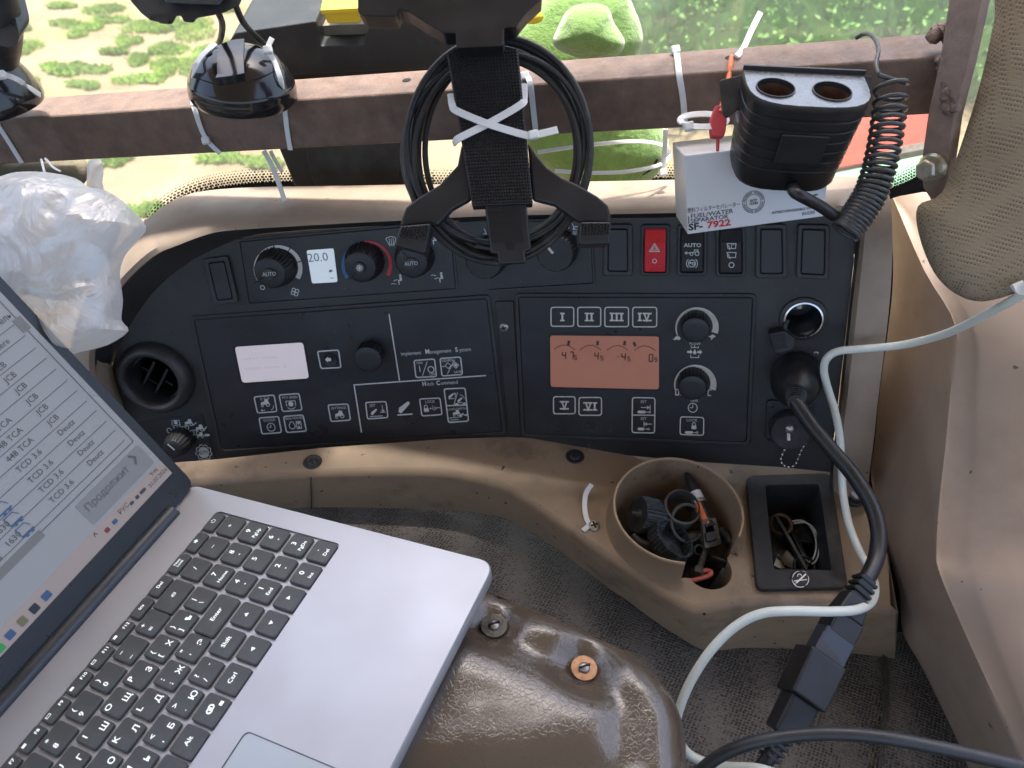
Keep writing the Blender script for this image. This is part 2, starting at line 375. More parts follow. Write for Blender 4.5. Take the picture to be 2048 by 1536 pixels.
def fabric(name, c_hi, c_lo, sc, strength, rough=.8, angle=0, stretch=(1, 1, 1), dist=.002, ramp=(.15, .5), rnd=.35):
    """knitted cloth: rows of small pits"""
    m = bpy.data.materials.new(name); m.use_nodes = True; t = m.node_tree; N = t.nodes; K = t.links; b = N['Principled BSDF']
    mp = N.new('ShaderNodeMapping'); mp.inputs['Scale'].default_value = stretch; mp.inputs['Rotation'].default_value = (0, 0, R2(angle))
    K.new(N.new('ShaderNodeTexCoord').outputs['Object'], mp.inputs[0])
    v = N.new('ShaderNodeTexVoronoi'); v.inputs['Scale'].default_value = sc; v.inputs['Randomness'].default_value = rnd; K.new(mp.outputs[0], v.inputs['Vector'])
    r = N.new('ShaderNodeValToRGB'); r.color_ramp.elements[0].position = ramp[0]; r.color_ramp.elements[1].position = ramp[1]
    r.color_ramp.elements[0].color = (*c_lo, 1); r.color_ramp.elements[1].color = (*c_hi, 1); K.new(v.outputs['Distance'], r.inputs[0])
    q = N.new('ShaderNodeTexNoise'); q.inputs['Scale'].default_value = 16; q.inputs['Detail'].default_value = 5
    K.new(mp.outputs[0], q.inputs['Vector'])
    x = N.new('ShaderNodeMix'); x.data_type = 'RGBA'; x.blend_type = 'MULTIPLY'; x.inputs[0].default_value = .6; K.new(r.outputs[0], x.inputs[6]); K.new(q.outputs['Fac'], x.inputs[7])
    K.new(x.outputs[2], b.inputs['Base Color']); b.inputs['Roughness'].default_value = rough; b.inputs['Specular IOR Level'].default_value = .35
    u = N.new('ShaderNodeBump'); u.inputs['Strength'].default_value = strength; u.inputs['Distance'].default_value = dist; K.new(v.outputs['Distance'], u.inputs['Height']); K.new(u.outputs[0], b.inputs['Normal'])
    MAT[name] = m
fabric('mat_knit', (.20, .178, .155), (.022, .019, .017), 330, .9, .55, 25, (1, 1.25, 1))
fabric('pad_knit', (.40, .32, .215), (.13, .10, .068), 470, .5, .85, 35, (1, 1.3, 1), dist=.001, ramp=(.16, .34), rnd=.12)
def glass(name, tint, dust_haze, gl=.06, dust_haze_col=(.8, .85, .8)):
    m = bpy.data.materials.new(name); m.use_nodes = True; t = m.node_tree; N = t.nodes; K = t.links
    for n in list(N): N.remove(n)
    o = N.new('ShaderNodeOutputMaterial'); tr = N.new('ShaderNodeBsdfTransparent'); tr.inputs[0].default_value = (*tint, 1)
    g = N.new('ShaderNodeBsdfGlossy'); g.inputs['Roughness'].default_value = .02
    d = N.new('ShaderNodeBsdfTranslucent'); d.inputs[0].default_value = (*dust_haze_col, 1)
    d2 = N.new('ShaderNodeBsdfDiffuse'); d2.inputs[0].default_value = (*dust_haze_col, 1)
    a = N.new('ShaderNodeMixShader'); a.inputs[0].default_value = gl; K.new(tr.outputs[0], a.inputs[1]); K.new(g.outputs[0], a.inputs[2])
    dm = N.new('ShaderNodeMixShader'); dm.inputs[0].default_value = .5; K.new(d.outputs[0], dm.inputs[1]); K.new(d2.outputs[0], dm.inputs[2])
    nz = N.new('ShaderNodeTexNoise'); nz.inputs['Scale'].default_value = 5; nz.inputs['Detail'].default_value = 8; nz.inputs['Roughness'].default_value = .75
    K.new(N.new('ShaderNodeTexCoord').outputs['Object'], nz.inputs['Vector'])
    r = N.new('ShaderNodeMapRange'); r.inputs[1].default_value = .3; r.inputs[2].default_value = .75; r.inputs[3].default_value = dust_haze * .4; r.inputs[4].default_value = dust_haze * 1.6; K.new(nz.outputs['Fac'], r.inputs[0])
    x = N.new('ShaderNodeMixShader'); K.new(r.outputs[0], x.inputs[0]); K.new(a.outputs[0], x.inputs[1]); K.new(dm.outputs[0], x.inputs[2]); K.new(x.outputs[0], o.inputs[0])
    MAT[name] = m
glass('windscreen', (.95, .97, .94), .10)  # dust film, strengthened to stand for milky glare as well
def bagmat(name):
    m = bpy.data.materials.new(name); m.use_nodes = True; t = m.node_tree; N = t.nodes; K = t.links
    for n in list(N): N.remove(n)
    o = N.new('ShaderNodeOutputMaterial'); co = N.new('ShaderNodeTexCoord').outputs['Object']
    nz = N.new('ShaderNodeTexNoise'); nz.inputs['Scale'].default_value = 30; nz.inputs['Detail'].default_value = 6; nz.inputs['Distortion'].default_value = 1.6; K.new(co, nz.inputs['Vector'])
    bp = N.new('ShaderNodeBump'); bp.inputs['Strength'].default_value = .8; bp.inputs['Distance'].default_value = .006; K.new(nz.outputs['Fac'], bp.inputs['Height'])
    d = N.new('ShaderNodeBsdfDiffuse'); d.inputs[0].default_value = (.80, .81, .83, 1); K.new(bp.outputs[0], d.inputs['Normal'])
    tl = N.new('ShaderNodeBsdfTranslucent'); tl.inputs[0].default_value = (.86, .87, .88, 1); K.new(bp.outputs[0], tl.inputs['Normal'])
    tr = N.new('ShaderNodeBsdfTransparent'); g = N.new('ShaderNodeBsdfGlossy'); g.inputs['Roughness'].default_value = .22; K.new(bp.outputs[0], g.inputs['Normal'])
    def mix(f, a, b):
        x = N.new('ShaderNodeMixShader'); x.inputs[0].default_value = f; K.new(a, x.inputs[1]); K.new(b, x.inputs[2]); return x.outputs[0]
    K.new(mix(.14, mix(.34, mix(.5, d.outputs[0], tl.outputs[0]), tr.outputs[0]), g.outputs[0]), o.inputs[0])
    MAT[name] = m
bagmat('bag_film')
vinyl_grain()
# ================================================================== setting outside the cab
def ground_mat():
    m = bpy.data.materials.new('sand'); m.use_nodes = True; t = m.node_tree; N = t.nodes; K = t.links; b = N['Principled BSDF']
    co = N.new('ShaderNodeTexCoord').outputs['Object']
    def nz(s, d=6): q = N.new('ShaderNodeTexNoise'); q.inputs['Scale'].default_value = s; q.inputs['Detail'].default_value = d; K.new(co, q.inputs['Vector']); return q.outputs['Fac']
    r = N.new('ShaderNodeValToRGB'); e = r.color_ramp.elements; e[0].position = .3; e[0].color = (.25, .18, .115, 1); e[1].position = .7; e[1].color = (.36, .28, .185, 1); K.new(nz(2.2), r.inputs[0])
    g = N.new('ShaderNodeValToRGB'); e = g.color_ramp.elements; e[0].position = .52; e[0].color = (0, 0, 0, 1); e[1].position = .66; e[1].color = (1, 1, 1, 1); K.new(nz(1.3), g.inputs[0])
    x = N.new('ShaderNodeMix'); x.data_type = 'RGBA'; K.new(g.outputs[0], x.inputs[0]); K.new(r.outputs[0], x.inputs[6]); x.inputs[7].default_value = (.24, .22, .10, 1)
    K.new(x.outputs[2], b.inputs['Base Color']); b.inputs['Roughness'].default_value = .95; b.inputs['Specular IOR Level'].default_value = .1
    u = N.new('ShaderNodeBump'); u.inputs['Strength'].default_value = .6; u.inputs['Distance'].default_value = .05; K.new(nz(14), u.inputs['Height']); K.new(u.outputs[0], b.inputs['Normal'])
    MAT['sand'] = m
ground_mat()
M('grass', (.30, .43, .08), .8, var=.35, vs=3)
M('weeds', (.16, .33, .06), .7, var=.5, vs=5)
gv = [(-90 + i * 15, -90 + j * 15, 0) for j in range(13) for i in range(13)]
gf = [(j * 13 + i, j * 13 + i + 1, j * 13 + i + 14, j * 13 + i + 13) for j in range(12) for i in range(12)]
mk('ground', (gv, gf), 'sand', kind='structure')
GP = Pl((0, 0, 0), (0, 0, 1))
def blades(spots, n, hgt, wid):
    V, F = [], []
    for (cx, cy, rx, ry) in spots:
        for i in range(n):
            a = random.uniform(0, 6.283); q = math.sqrt(random.random()); x = cx + rx * q * math.cos(a); y = cy + ry * q * math.sin(a)
            h = random.uniform(.35, 1) * hgt; b = random.uniform(0, 6.283); lean = random.uniform(.1, .9) * h; dx, dy = math.cos(b), math.sin(b); w2 = wid * random.uniform(.6, 1.3)
            k = len(V); V += [(x - dy * w2, y + dx * w2, 0), (x + dy * w2, y - dx * w2, 0), (x + dx * lean * .45 + dy * w2 * .7, y + dy * lean * .45 - dx * w2 * .7, h * .7), (x + dx * lean, y + dy * lean, h * random.uniform(.6, 1))]
            F += [(k, k + 1, k + 2), (k, k + 2, k + 3)]
    return V, F
pat = [(75, 97, 50, 22), (115, 50, 30, 12), (185, 60, 36, 16), (205, 42, 30, 10), (265, 55, 45, 22), (150, 72, 25, 9), (90, 140, 40, 12), (118, 142, 36, 14), (175, 145, 55, 16), (60, 165, 22, 10), (150, 177, 36, 12), (300, 160, 60, 20), (330, 100, 45, 20), (360, 130, 55, 24), (400, 60, 60, 26), (430, 100, 50, 24), (260, 85, 26, 14), (235, 108, 30, 8), (270, 125, 28, 16), (350, 45, 45, 22), (440, 20, 50, 18), (220, 20, 50, 12), (120, 15, 35, 8), (570, 10, 60, 12), (20, 330, 60, 20), (230, 325, 40, 16), (470, 320, 70, 20), (300, 425, 40, 22), (330, 60, 40, 12), (420, 150, 60, 18), (520, 330, 40, 18), (40, 60, 30, 9)]
spots = []
for (x, y, rx, ry) in pat:
    p = GP.hit(x, y); e = GP.hit(x + rx, y); q = GP.hit(x, y - ry)
    spots.append((p.x, p.y, (e - p).length * .72, (q - p).length * .62))
V1 = blades([(x + random.gauss(0, .5) * rx, y + random.gauss(0, .4) * ry, rx * random.uniform(.5, 1.0), ry * random.uniform(.4, .9)) for (x, y, rx, ry) in spots for _ in range(3)], 260, .05, .006)
far = [(random.uniform(-9, 9), random.uniform(8.5, 22), random.uniform(.3, 1.2), random.uniform(.3, 1)) for _ in range(60)]
mk('grass', join(V1, blades(far, 120, .12, .015)), 'grass', kind='stuff', fix=False, label='short green grass tufts scattered over the pale sandy field', cat='grass')
# dense weeds on the right, beyond the glass
V, F = [], []
for i in range(26000):
    x = random.uniform(.75, 6.5); y = random.uniform(4.6, 10); base = .25 + .55 * noise.noise((x * .9, y * .9, 3)) + .35 * noise.noise((x * 3, y * 3, 1))
    z = max(.03, base * random.uniform(.3, 1.1) + .15); s = random.uniform(.010, .034)
    n1 = Vector((random.gauss(0, 1), random.gauss(0, 1), random.gauss(.8, .6))).normalized(); a, b, _ = basis(n1, (random.random() - .5, random.random() - .5, .1)); p = Vector((x, y, z)); k = len(V)
    V += [p - a * s, p + b * s * .38 + n1 * s * .1, p + a * s, p - b * s * .38 + n1 * s * .1]; F.append((k, k + 1, k + 2, k + 3))
wd = [(random.uniform(.8, 6.3), random.uniform(4.7, 9.8), .3, .3) for _ in range(120)]
mk('weeds', join((V, F), blades(wd, 60, .7, .004)), 'weeds', kind='stuff', fix=False, label='dense tall green weeds growing outside behind the glass on the right', cat='weeds')
V, F = [], []
for i in range(26):
    x = random.uniform(1.2, 5); y = random.uniform(5, 8); p = Vector((x, y, random.uniform(.55, .9)))
    for q in range(6):
        a = q * 1.047; k = len(V); V += [p, p + Vector((math.cos(a - .3), math.sin(a - .3), .2)) * .03, p + Vector((math.cos(a), math.sin(a), .15)) * .045, p + Vector((math.cos(a + .3), math.sin(a + .3), .2)) * .03]; F.append((k, k + 1, k + 2, k + 3))
mk('wildflowers', (V, F), 'yellow', kind='stuff', fix=False, label='small yellow wildflowers among the weeds', cat='flowers')

# ================================================================== the cab: planes everything is mounted on
nR = cdir(-.25, -.5, -1); nL = cdir(-.05, -.49, -1)
p0 = Pl(at(1280, 740, .68), nR).hit(1005, 740)
PR = Pl(p0, nR); PL = Pl(p0, nL)
def PP(x, y): return PL if x < 1005 + (y - 740) * .055 else PR
zs = PR.hit(1280, 915).z
SH = Pl((0, 0, zs), (0, 0, 1))
# roof, floor and rear wall of the cab (outside the picture, they shade it)
mk('cab_roof', obox((-.2, -.262, 2.3 + .62), (1, 0, 0), (0, 1, 0), (0, 0, 1), 1.9, 2.076, .06), 'roof', kind='structure')
mk('cab_floor', obox((-.2, -.25, 2.3 - 1.12), (1, 0, 0), (0, 1, 0), (0, 0, 1), 1.9, 1.9, .05), 'void', kind='structure')
mk('cab_wall', obox((-.2, -1.28, 2.3 - .75), (1, 0, 0), (0, 1, 0), (0, 0, 1), 1.9, .05, .8), 'roof', kind='structure')

mk('cab_wall', obox((-1.14, -.25, 2.3 - .75), (1, 0, 0), (0, 1, 0), (0, 0, 1), .05, 1.9, .9), 'roof', kind='structure')  # unseen side walls, added to deepen the shade low in the cab
mk('cab_wall', obox((.80, -.25, 2.3 - .72), (1, 0, 0), (0, 1, 0), (0, 0, 1), .05, 1.9, .9), 'roof', kind='structure')
# ------------------------------------------------------------------ dashboard: tan cowl round a black fascia
dash = thing('dashboard', PR.hit(1000, 900), 'curved tan dashboard cowl with a black plastic fascia of switches', 'dashboard')
sec = [((215, 860), (150, 860)), ((190, 770), (138, 770)), ((186, 700), (140, 700)), ((205, 630), (165, 610)), ((244, 571), (203, 535)), ((302, 516), (258, 470)), ((354, 492), (300, 433)), ((422, 468), (352, 398)), ((484, 461), (415, 381)), ((576, 455), (520, 374)),
       ((700, 448), (640, 372)), ((801, 443), (760, 370)), ((1000, 433), (1000, 366)), ((1230, 430), (1230, 362)), ((1400, 427), (1400, 358)), ((1560, 424), (1560, 354)), ((1650, 423), (1660, 353)), ((1700, 427), (1735, 357)), ((1722, 450), (1775, 382)), ((1720, 500), (1784, 450)), ((1708, 600), (1782, 570)), ((1697, 700), (1770, 690)), ((1686, 800), (1756, 800)), ((1676, 880), (1747, 885)), ((1668, 945), (1738, 955)), ((1668, 985), (1738, 995))]
rows = [[], [], [], [], [], []]
for i, (J, L) in enumerate(sec):
    h = max(.012, .034 - .0022 * i); pl = PP(*J); j = pl.hit(*J, h)
    side = min(1, max(0, (i - 16) / 3)); lt = min(1, max(0, (4 - i) / 3))
    l = Pl((0, 0, j.z - .002), (0, 0, 1)).hit(*L); lr = pl.hit(*L, h); a = max(side, lt * .8); l = l.lerp(lr, a)
    up = Vector((0, 0, .004)).lerp(pl.n * .004, a)
    rows[0].append(j - pl.n * (h + .004)); rows[1].append(j - pl.n * .003); rows[2].append(j.lerp(l, .10) + up * .6); rows[3].append(j.lerp(l, .45) + up); rows[4].append(l)
    rows[5].append(l + Vector((0, 0, -.12)).lerp(-pl.n * .1, side))
def loft(rows, sub=4, close=False):
    R = [cat(r, sub) if sub > 1 else r for r in rows]; n = len(R[0]); V = [p for r in R for p in r]
    return V, [(a * n + i, a * n + i + 1, (a + 1) * n + i + 1, (a + 1) * n + i) for a in range(len(R) - 1) for i in range(n - 1)]
mk('cowl', loft(rows), 'tan', dash, smooth=50)
# fascia boundary, clockwise from the lower left
bot = [(290, 950), (440, 938), (640, 916), (890, 898), (1014, 894)]
botr = [(1150, 901), (1400, 924), (1560, 934), (1668, 945)]
left = [(222, 870), (212, 800), (228, 720), (245, 680), (268, 636), (313, 578), (350, 545), (391, 516), (453, 488), (500, 474), (576, 464), (700, 456), (801, 451), (988, 441)]
right = [(1230, 438), (1400, 435), (1560, 432), (1650, 431), (1692, 436), (1708, 460), (1708, 520), (1697, 620), (1688, 700), (1670, 860), (1660, 940)]
fb = PL.hit(1014, 894); ft = PL.hit(988, 441); fb = fb; 
fbR = PR.hit(1014, 894); fb = (fb + fbR) / 2; ft = (ft + PR.hit(988, 441)) / 2
Lp = [PL.hit(x, y) for x, y in bot[:-1]]
Lo = [fb] + list(reversed(Lp)) + [PL.hit(x, y) for x, y in left[:-1]] + [ft]
Ro = [ft] + [PR.hit(x, y) for x, y in right] + [PR.hit(x, y) for x, y in reversed(botr)] + [fb]
vent_c, vent_r = (311, 757), (50, 48)
g1 = fill(Lo, [[PL.hit(*p) for p in ell(*vent_c, *vent_r)]])
g2 = fill(Ro, [[PR.hit(*p) for p in ell(1606, 637, 37)]])
mk('fascia', join(g1, g2), 'fascia', dash)
# black inner wall between fascia and cowl
I = [(222, 870), (212, 800), (228, 720), (248, 675), (290, 606), (330, 562), (372, 529), (440, 494), (500, 474), (576, 464), (700, 456), (801, 451), (988, 441), (1230, 438), (1400, 435), (1560, 432), (1650, 431), (1692, 436), (1708, 460), (1708, 520), (1699, 600), (1688, 700), (1677, 800), (1668, 880), (1660, 940), (1660, 985)]
I = I[:len(sec)]
r0, r1 = [], []
for i, ((J, L), q) in enumerate(zip(sec, I)):
    h = max(.012, .034 - .0022 * i); pl = PP(*J); r0.append(PP(*q).hit(*q, -.0005)); r1.append(pl.hit(*J, h) - pl.n * .004 + (pl.hit(*q) - pl.hit(*J)) * .02)
mk('fascia_rim', loft([r0, r1]), 'fascia', dash, smooth=60)
def seam(pl, px, w=2.2, off=.0002):
    return Ink(pl, off).line([(x, -y) for x, y in px], w, True)
# lip that frames the climate, light and hitch modules
def module_lip(pl, q, grow, r, h=.0022, name='module_surround', mat='fascia'):
    o = rq(shrink(q, -grow), r + 4); i = rq(shrink(q, -1), r)
    return mk(name, pframe(pl, o, i, h), mat, dash, bevel=.0006, segs=2)
Q_clim = [(480, 484), (899, 446), (911, 577), (499, 606)]
Q_light = [(921, 447), (1179, 440), (1186, 566), (925, 582)]
Q_hitch = [(388, 641), (973, 598), (1004, 863), (445, 900)]
Q_valve = [(1037, 595), (1505, 596), (1492, 884), (1050, 867)]
module_lip(PL, Q_hitch, 8, 8); module_lip(PR, Q_valve, 8, 8)
mk('trim_strip', pprism(PR, rq([(990, 604), (1026, 603), (1040, 858), (1017, 858)], 3), .0025), 'fascia', dash, bevel=.0006)
def screw(pl, x, y, rpx, parent, mat='steel', slot='cross', top=0, name='screw', dome_h=.35):
    s = pl.sc(x, y) * rpx; c = pl.hit(x, y, top)
    o = mk(name, lathe(c - pl.n * .001, pl.n, [(s, 0), (s, .001), (s * .8, .001 + s * dome_h * .7), (s * .45, .001 + s * dome_h), (0, .001 + s * dome_h)], 20), mat, parent, smooth=50)
    a, b, _ = basis(pl.n, CR * .9 + CU * .35); e = .001 + s * dome_h * 1.02; L = s * (1.15 if slot == 'cross' else 1.9)
    g = obox(c + pl.n * (e - .001), a, b, pl.n, L, s * .28, s * .16)
    if slot == 'cross': g = join(g, obox(c + pl.n * (e - .001 + 1e-5), b, a, pl.n, L, s * .28, s * .16))
    mk('slot', g, 'void', o); return o
screw(PR, 1008, 655, 10, dash, 'steel', top=.0025)
screw(PR, 1632, 707, 6, dash, 'steel')
# ------------------------------------------------------------------ tan console shelf with cup holder
shelf = thing('console_shelf', SH.hit(1300, 1040) - Vector((0, 0, .1)), 'tan moulded console shelf with a round cup holder under the dashboard', 'console')
Fe = [(330, 975), (395, 966), (500, 957), (620, 948), (760, 944), (881, 946), (941, 956), (1001, 972), (1053, 1000), (1121, 1048), (1202, 1104), (1252, 1137), (1321, 1185), (1362, 1210), (1396, 1221), (1440, 1216), (1492, 1208), (1600, 1208), (1700, 1213), (1796, 1224)]
Be = [(330, 1035), (395, 1025), (500, 1018), (620, 1016), (760, 1017), (881, 1020), (941, 1024), (1001, 1035), (1053, 1058), (1121, 1103), (1202, 1165), (1252, 1200), (1321, 1250), (1362, 1276), (1396, 1296), (1440, 1310), (1492, 1314), (1600, 1321), (1700, 1327), (1790, 1318)]
edge = cat([SH.hit(*p) for p in Fe], 4); low = []
for p, q in zip(Fe, Be):
    e = SH.hit(*p); r = ray(*q); low.append(CAM + r * ((e.y + .003 - CAM.y) / r.y))
low = cat(low, 4)
inn = [e + Vector((0, .006, 0)) + (Vector((-.004, 0, 0)) if i > len(edge) * .9 else Vector((0, 0, 0))) for i, e in enumerate(edge)]
rgt = [SH.hit(*p) for p in [(1776, 1112), (1731, 1007), (1700, 972), (1690, 940)]]
back = [SH.hit(*p) for p in [(1660, 925), (1400, 905), (1150, 880), (1014, 874), (890, 878), (640, 896), (440, 918), (290, 930)]]
CUPC = Pl((0, 0, zs + .0245), (0, 0, 1)).hit(1356, 1016) - Vector((0, 0, .0245)); CUPR = 129 * depth_of(CUPC + Vector((0, 0, .0245))) / FPX / 1.045
cup_ax = Vector((0, 0, 1))
lobe_c, lobe_r = (1417, 1138), (46, 42)
hole = []
cc = SH.loc(CUPC)
for a in range(0, 360, 8):
    hole.append(Vector((CUPC.x + CUPR * math.cos(R2(a)), CUPC.y + CUPR * math.sin(R2(a)), zs)))
lc = SH.hit(*lobe_c); lr = SH.sc(*lobe_c) * 46
pts = []
for p in hole:
    if (p - lc).length > lr: pts.append(p)
lob = [Vector((lc.x + lr * math.cos(R2(a)), lc.y + lr * math.sin(R2(a)), zs)) for a in range(0, 360, 8)]
lob = [p for p in lob if (p - CUPC).length > CUPR]
c2 = (CUPC * .6 + lc * .4); allp = sorted(pts + lob, key=lambda p: math.atan2(p.y - c2.y, p.x - c2.x))
Q_ash = [(1492, 950), (1662, 945), (1697, 1174), (1514, 1178)]; Q_bin = [(1531, 971), (1638, 969), (1662, 1139), (1548, 1137)]
ashole = [SH.hit(*p) for p in rq(shrink(Q_ash, 22), 8)]
topg = fill([p for p in inn] + rgt + back, [allp, ashole])
n = len(edge)
rowA = [e + Vector((0, .0018, -.0012)) for e in edge]; rowB = [e + Vector((0, -.001, -.006)) for e in edge]
sk = loft([inn, rowA, rowB, low], 1)
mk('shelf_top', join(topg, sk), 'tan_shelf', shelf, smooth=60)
# side towards the trim panel
rr = [edge[-1]] + rgt; mk('shelf_side', loft([rr, [low[-1]] + [p + Vector((0, 0, -.12)) for p in rgt]], 1), 'tan_shelf', shelf)
mk('hairline_crack', prism([edge[12] + Vector((0, -.0015, -.004)), edge[12] + Vector((.0005, -.0015, -.004)), low[12] + Vector((.0025, -.003, .002)), low[12] + Vector((.002, -.003, .002))], (0, .002, 0)), 'void', shelf)
# cup wall with rim, open towards the handle slot
gap = math.degrees(math.atan2(lc.y - CUPC.y, lc.x - CUPC.x)); half = 30
RI = CUPR
def rimh(a):   # the rim stands higher at the front left, low at the slot
    return .022
prof = [(RI * .86, -.068), (RI * .97, -.02), (RI * 1.0, .021), (RI * 1.015, .0245), (RI * 1.045, .0245), (RI * 1.06, .021), (RI * 1.07, .004), (RI * 1.14, -.001)]
xh = Vector((math.cos(R2(gap + half)), math.sin(R2(gap + half)), 0))
cupg = lathe(CUPC, cup_ax, prof, 56, hint=xh, a0=0, a1=360 - 2 * half)
m = 57; k = len(prof); cf = [tuple(i * m for i in range(2, k - 1)), tuple(i * m + m - 1 for i in reversed(range(2, k - 1)))]
for s0 in (0, m - 1):
    cupg[1].append(tuple(i * m + s0 for i in range(1, k - 1)))
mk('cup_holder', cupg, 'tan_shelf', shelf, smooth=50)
mk('cup_rim_highlight', lathe(CUPC + Vector((0, 0, .0245)), cup_ax, [(RI * 1.012, -.0012), (RI * 1.008, .0004), (RI * 1.02, .0014), (RI * 1.04, .0014), (RI * 1.052, .0004), (RI * 1.05, -.0014)], 56, hint=xh, a0=0, a1=360 - 2 * half), 'cup_rim_highlight', shelf, smooth=80)
lw = [p for p in lob]; lw = sorted(lob, key=lambda p: ((math.degrees(math.atan2(p.y - lc.y, p.x - lc.x)) - gap + 540) % 360))
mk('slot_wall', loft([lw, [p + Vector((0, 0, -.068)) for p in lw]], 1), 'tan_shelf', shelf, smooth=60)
mk('cup_floor', lathe(CUPC - cup_ax * .066, cup_ax, [(.052, 0), (.052, .002)], 30), 'grease_black', shelf)
SHs = Pl((0, 0, zs), (0, 0, 1))
for (x, y) in ((625, 924), (1150, 913)):
    s = SH.sc(x, y); c = SH.hit(x, y)
    a = mk('screw_recess', lathe(c, (0, 0, 1), [(s * 19, .0004), (s * 17, .001), (s * 15, .0006), (0, .0006)], 20), 'black', shelf, smooth=50)
    screw(Pl(c + Vector((0, 0, .0006)), (0, -.2, 1)), x, y, 11, shelf, 'black_dusty')
# ------------------------------------------------------------------ knitted floor mat under it
b1, b2, b3 = low[12], low[36], low[-1]
kx = (b3.z - b1.z) / (b3.x - b1.x); nm = Vector((-kx, 0, 1)).normalized()
MT = Pl(b1 + nm * .001, nm)
print('MATDBG', [tuple(round(c, 3) for c in p) for p in low[::8]], zs, kx)
mk('floor_mat', prism([MT.hit(x, y) for x, y in [(-300, 960), (1830, 900), (2000, 1750), (-700, 1800)]], nm * -.01), 'mat_knit', kind='structure')
mt2 = [MT.hit(1765, 1290, .006), MT.hit(1768, 1400, .006), MT.hit(1760, 1480, .006), MT.hit(1755, 1580, .006)]
mk('floor_covering', loft([mt2, [p + Vector((.006, 0, -.006)) for p in mt2], [MT.hit(x, y, -.03) for x, y in [(1990, 1290), (1995, 1400), (2000, 1480), (2010, 1580)]]], 4), 'mat_knit', kind='structure')
# ------------------------------------------------------------------ moulded trim panel on the right
TLp = [(1781, 398, .665), (1788, 550, .675), (1777, 667, .685), (1761, 784, .69), (1752, 880, .69), (1745, 960, .69), (1775, 1095, .66), (1800, 1180, .64), (1808, 1264, .63), (1848, 1337, .62), (1917, 1483, .60), (1950, 1570, .58)]
RLp = [(1786, 396, .655), (1848, 540, .62), (1912, 656, .585), (1901, 784, .58), (1890, 901, .575), (1879, 1000, .57), (1873, 1100, .56), (1879, 1145, .55), (1921, 1246, .54), (1976, 1367, .52), (2048, 1520, .49), (2085, 1600, .48)]
RMp = [(1800, 392, .65), (1880, 520, .615), (1955, 668, .565), (1960, 784, .56), (1960, 901, .555), (1955, 1000, .55), (1945, 1100, .54), (1960, 1165, .53), (1985, 1246, .52), (2030, 1367, .50), (2090, 1520, .47), (2120, 1600, .46)]
RRp = [(1845, 384, .64), (1990, 500, .58), (2200, 715, .53), (2200, 784, .52), (2200, 901, .51), (2200, 1000, .50), (2200, 1100, .50), (2200, 1165, .49), (2200, 1246, .48), (2210, 1367, .46), (2230, 1520, .44), (2230, 1600, .43)]
T0 = [at(x - 4, y, d + .06) for x, y, d in TLp]; T1 = [at(*p) for p in TLp]; T2 = [at(*p) for p in RLp]; T3 = [at(*p) for p in RMp]; T4 = [at(*p) for p in RRp]
def near(a, b, f): return [p.lerp(q, f) for p, q in zip(a, b)]
out = [(p - CAM).normalized() * -.002 for p in T2]
T2f = [p + o for p, o in zip(T2, out)]
tr = loft([T0, T1, near(T1, T2, .93), T2f, near(T2, T3, .12), near(T2, T3, .8), T3, T4, [p + Vector((.45, -.04, 0)) for p in T4]], 4)
mk('trim_panel', tr, 'tan_trim', smooth=75, label='large tan moulded trim panel with folded facets right of the dashboard', cat='trim panel')
g0 = [at(x - 40, y, d + .035) for x, y, d in TLp[:9]]; g1_ = [at(x + 4, y, d + .03) for x, y, d in TLp[:9]]
mk('gap_shade', loft([g0, g1_], 4), 'void', dash)  # black strip painting the shade in the gap between cowl and trim
# ================================================================== modules, switches and sockets in the fascia
SK = dict(ex=(1, -.066), ey=(-.17, -1)); SR = dict(ex=(1, .012), ey=(0, -1))
def keybox(ink, q, r=4, w=2.3):
    ink.o = (0, 0); ex, ey = ink.ex, ink.ey; ink.ex, ink.ey = (1, 0), (0, 1)
    c = (sum(p[0] for p in q) / 4, sum(p[1] for p in q) / 4); ink.at(*c); ink.o = (0, 0)
    ink.line(rq(q, r, 3), w, True); ink.ex, ink.ey = ex, ey; ink.o = c; return ink
def gline(ink, pts, w=2.3):
    ink.at(*pts[0]); ink.o = (0, 0); ex, ey = ink.ex, ink.ey; ink.ex, ink.ey = (1, 0), (0, 1); ink.line(pts, w); ink.ex, ink.ey = ex, ey
def tractor(k, x, y, s=1):
    k.poly([(x - 9 * s, y), (x - 9 * s, y + 4 * s), (x - 1 * s, y + 6 * s), (x, y + 11 * s), (x + 7 * s, y + 11 * s), (x + 8 * s, y + 5 * s), (x + 9 * s, y), (x - 2 * s, y - 1 * s)])
    k.circ(x + 6 * s, y - 1 * s, 4 * s, 1.6 * s, n=14); k.circ(x - 7 * s, y - 3 * s, 2.4 * s, 1.4 * s, n=10)
def arrow(k, x0, y0, x1, y1, w=1.6, hd=5):
    d = Vector((x1 - x0, y1 - y0)).normalized(); n = Vector((-d.y, d.x)); e = Vector((x1, y1))
    k.line([(x0, y0), (x1, y1)], w); k.line([tuple(e - d * hd + n * hd * .7), (x1, y1), tuple(e - d * hd - n * hd * .7)], w)
def lever(k, x, y, s=1):
    k.poly([(x - 11 * s, y - 6 * s), (x - 7 * s, y - 9 * s), (x + 9 * s, y + 5 * s), (x + 11 * s, y + 9 * s), (x + 8 * s, y + 11 * s), (x - 9 * s, y + 1 * s)])
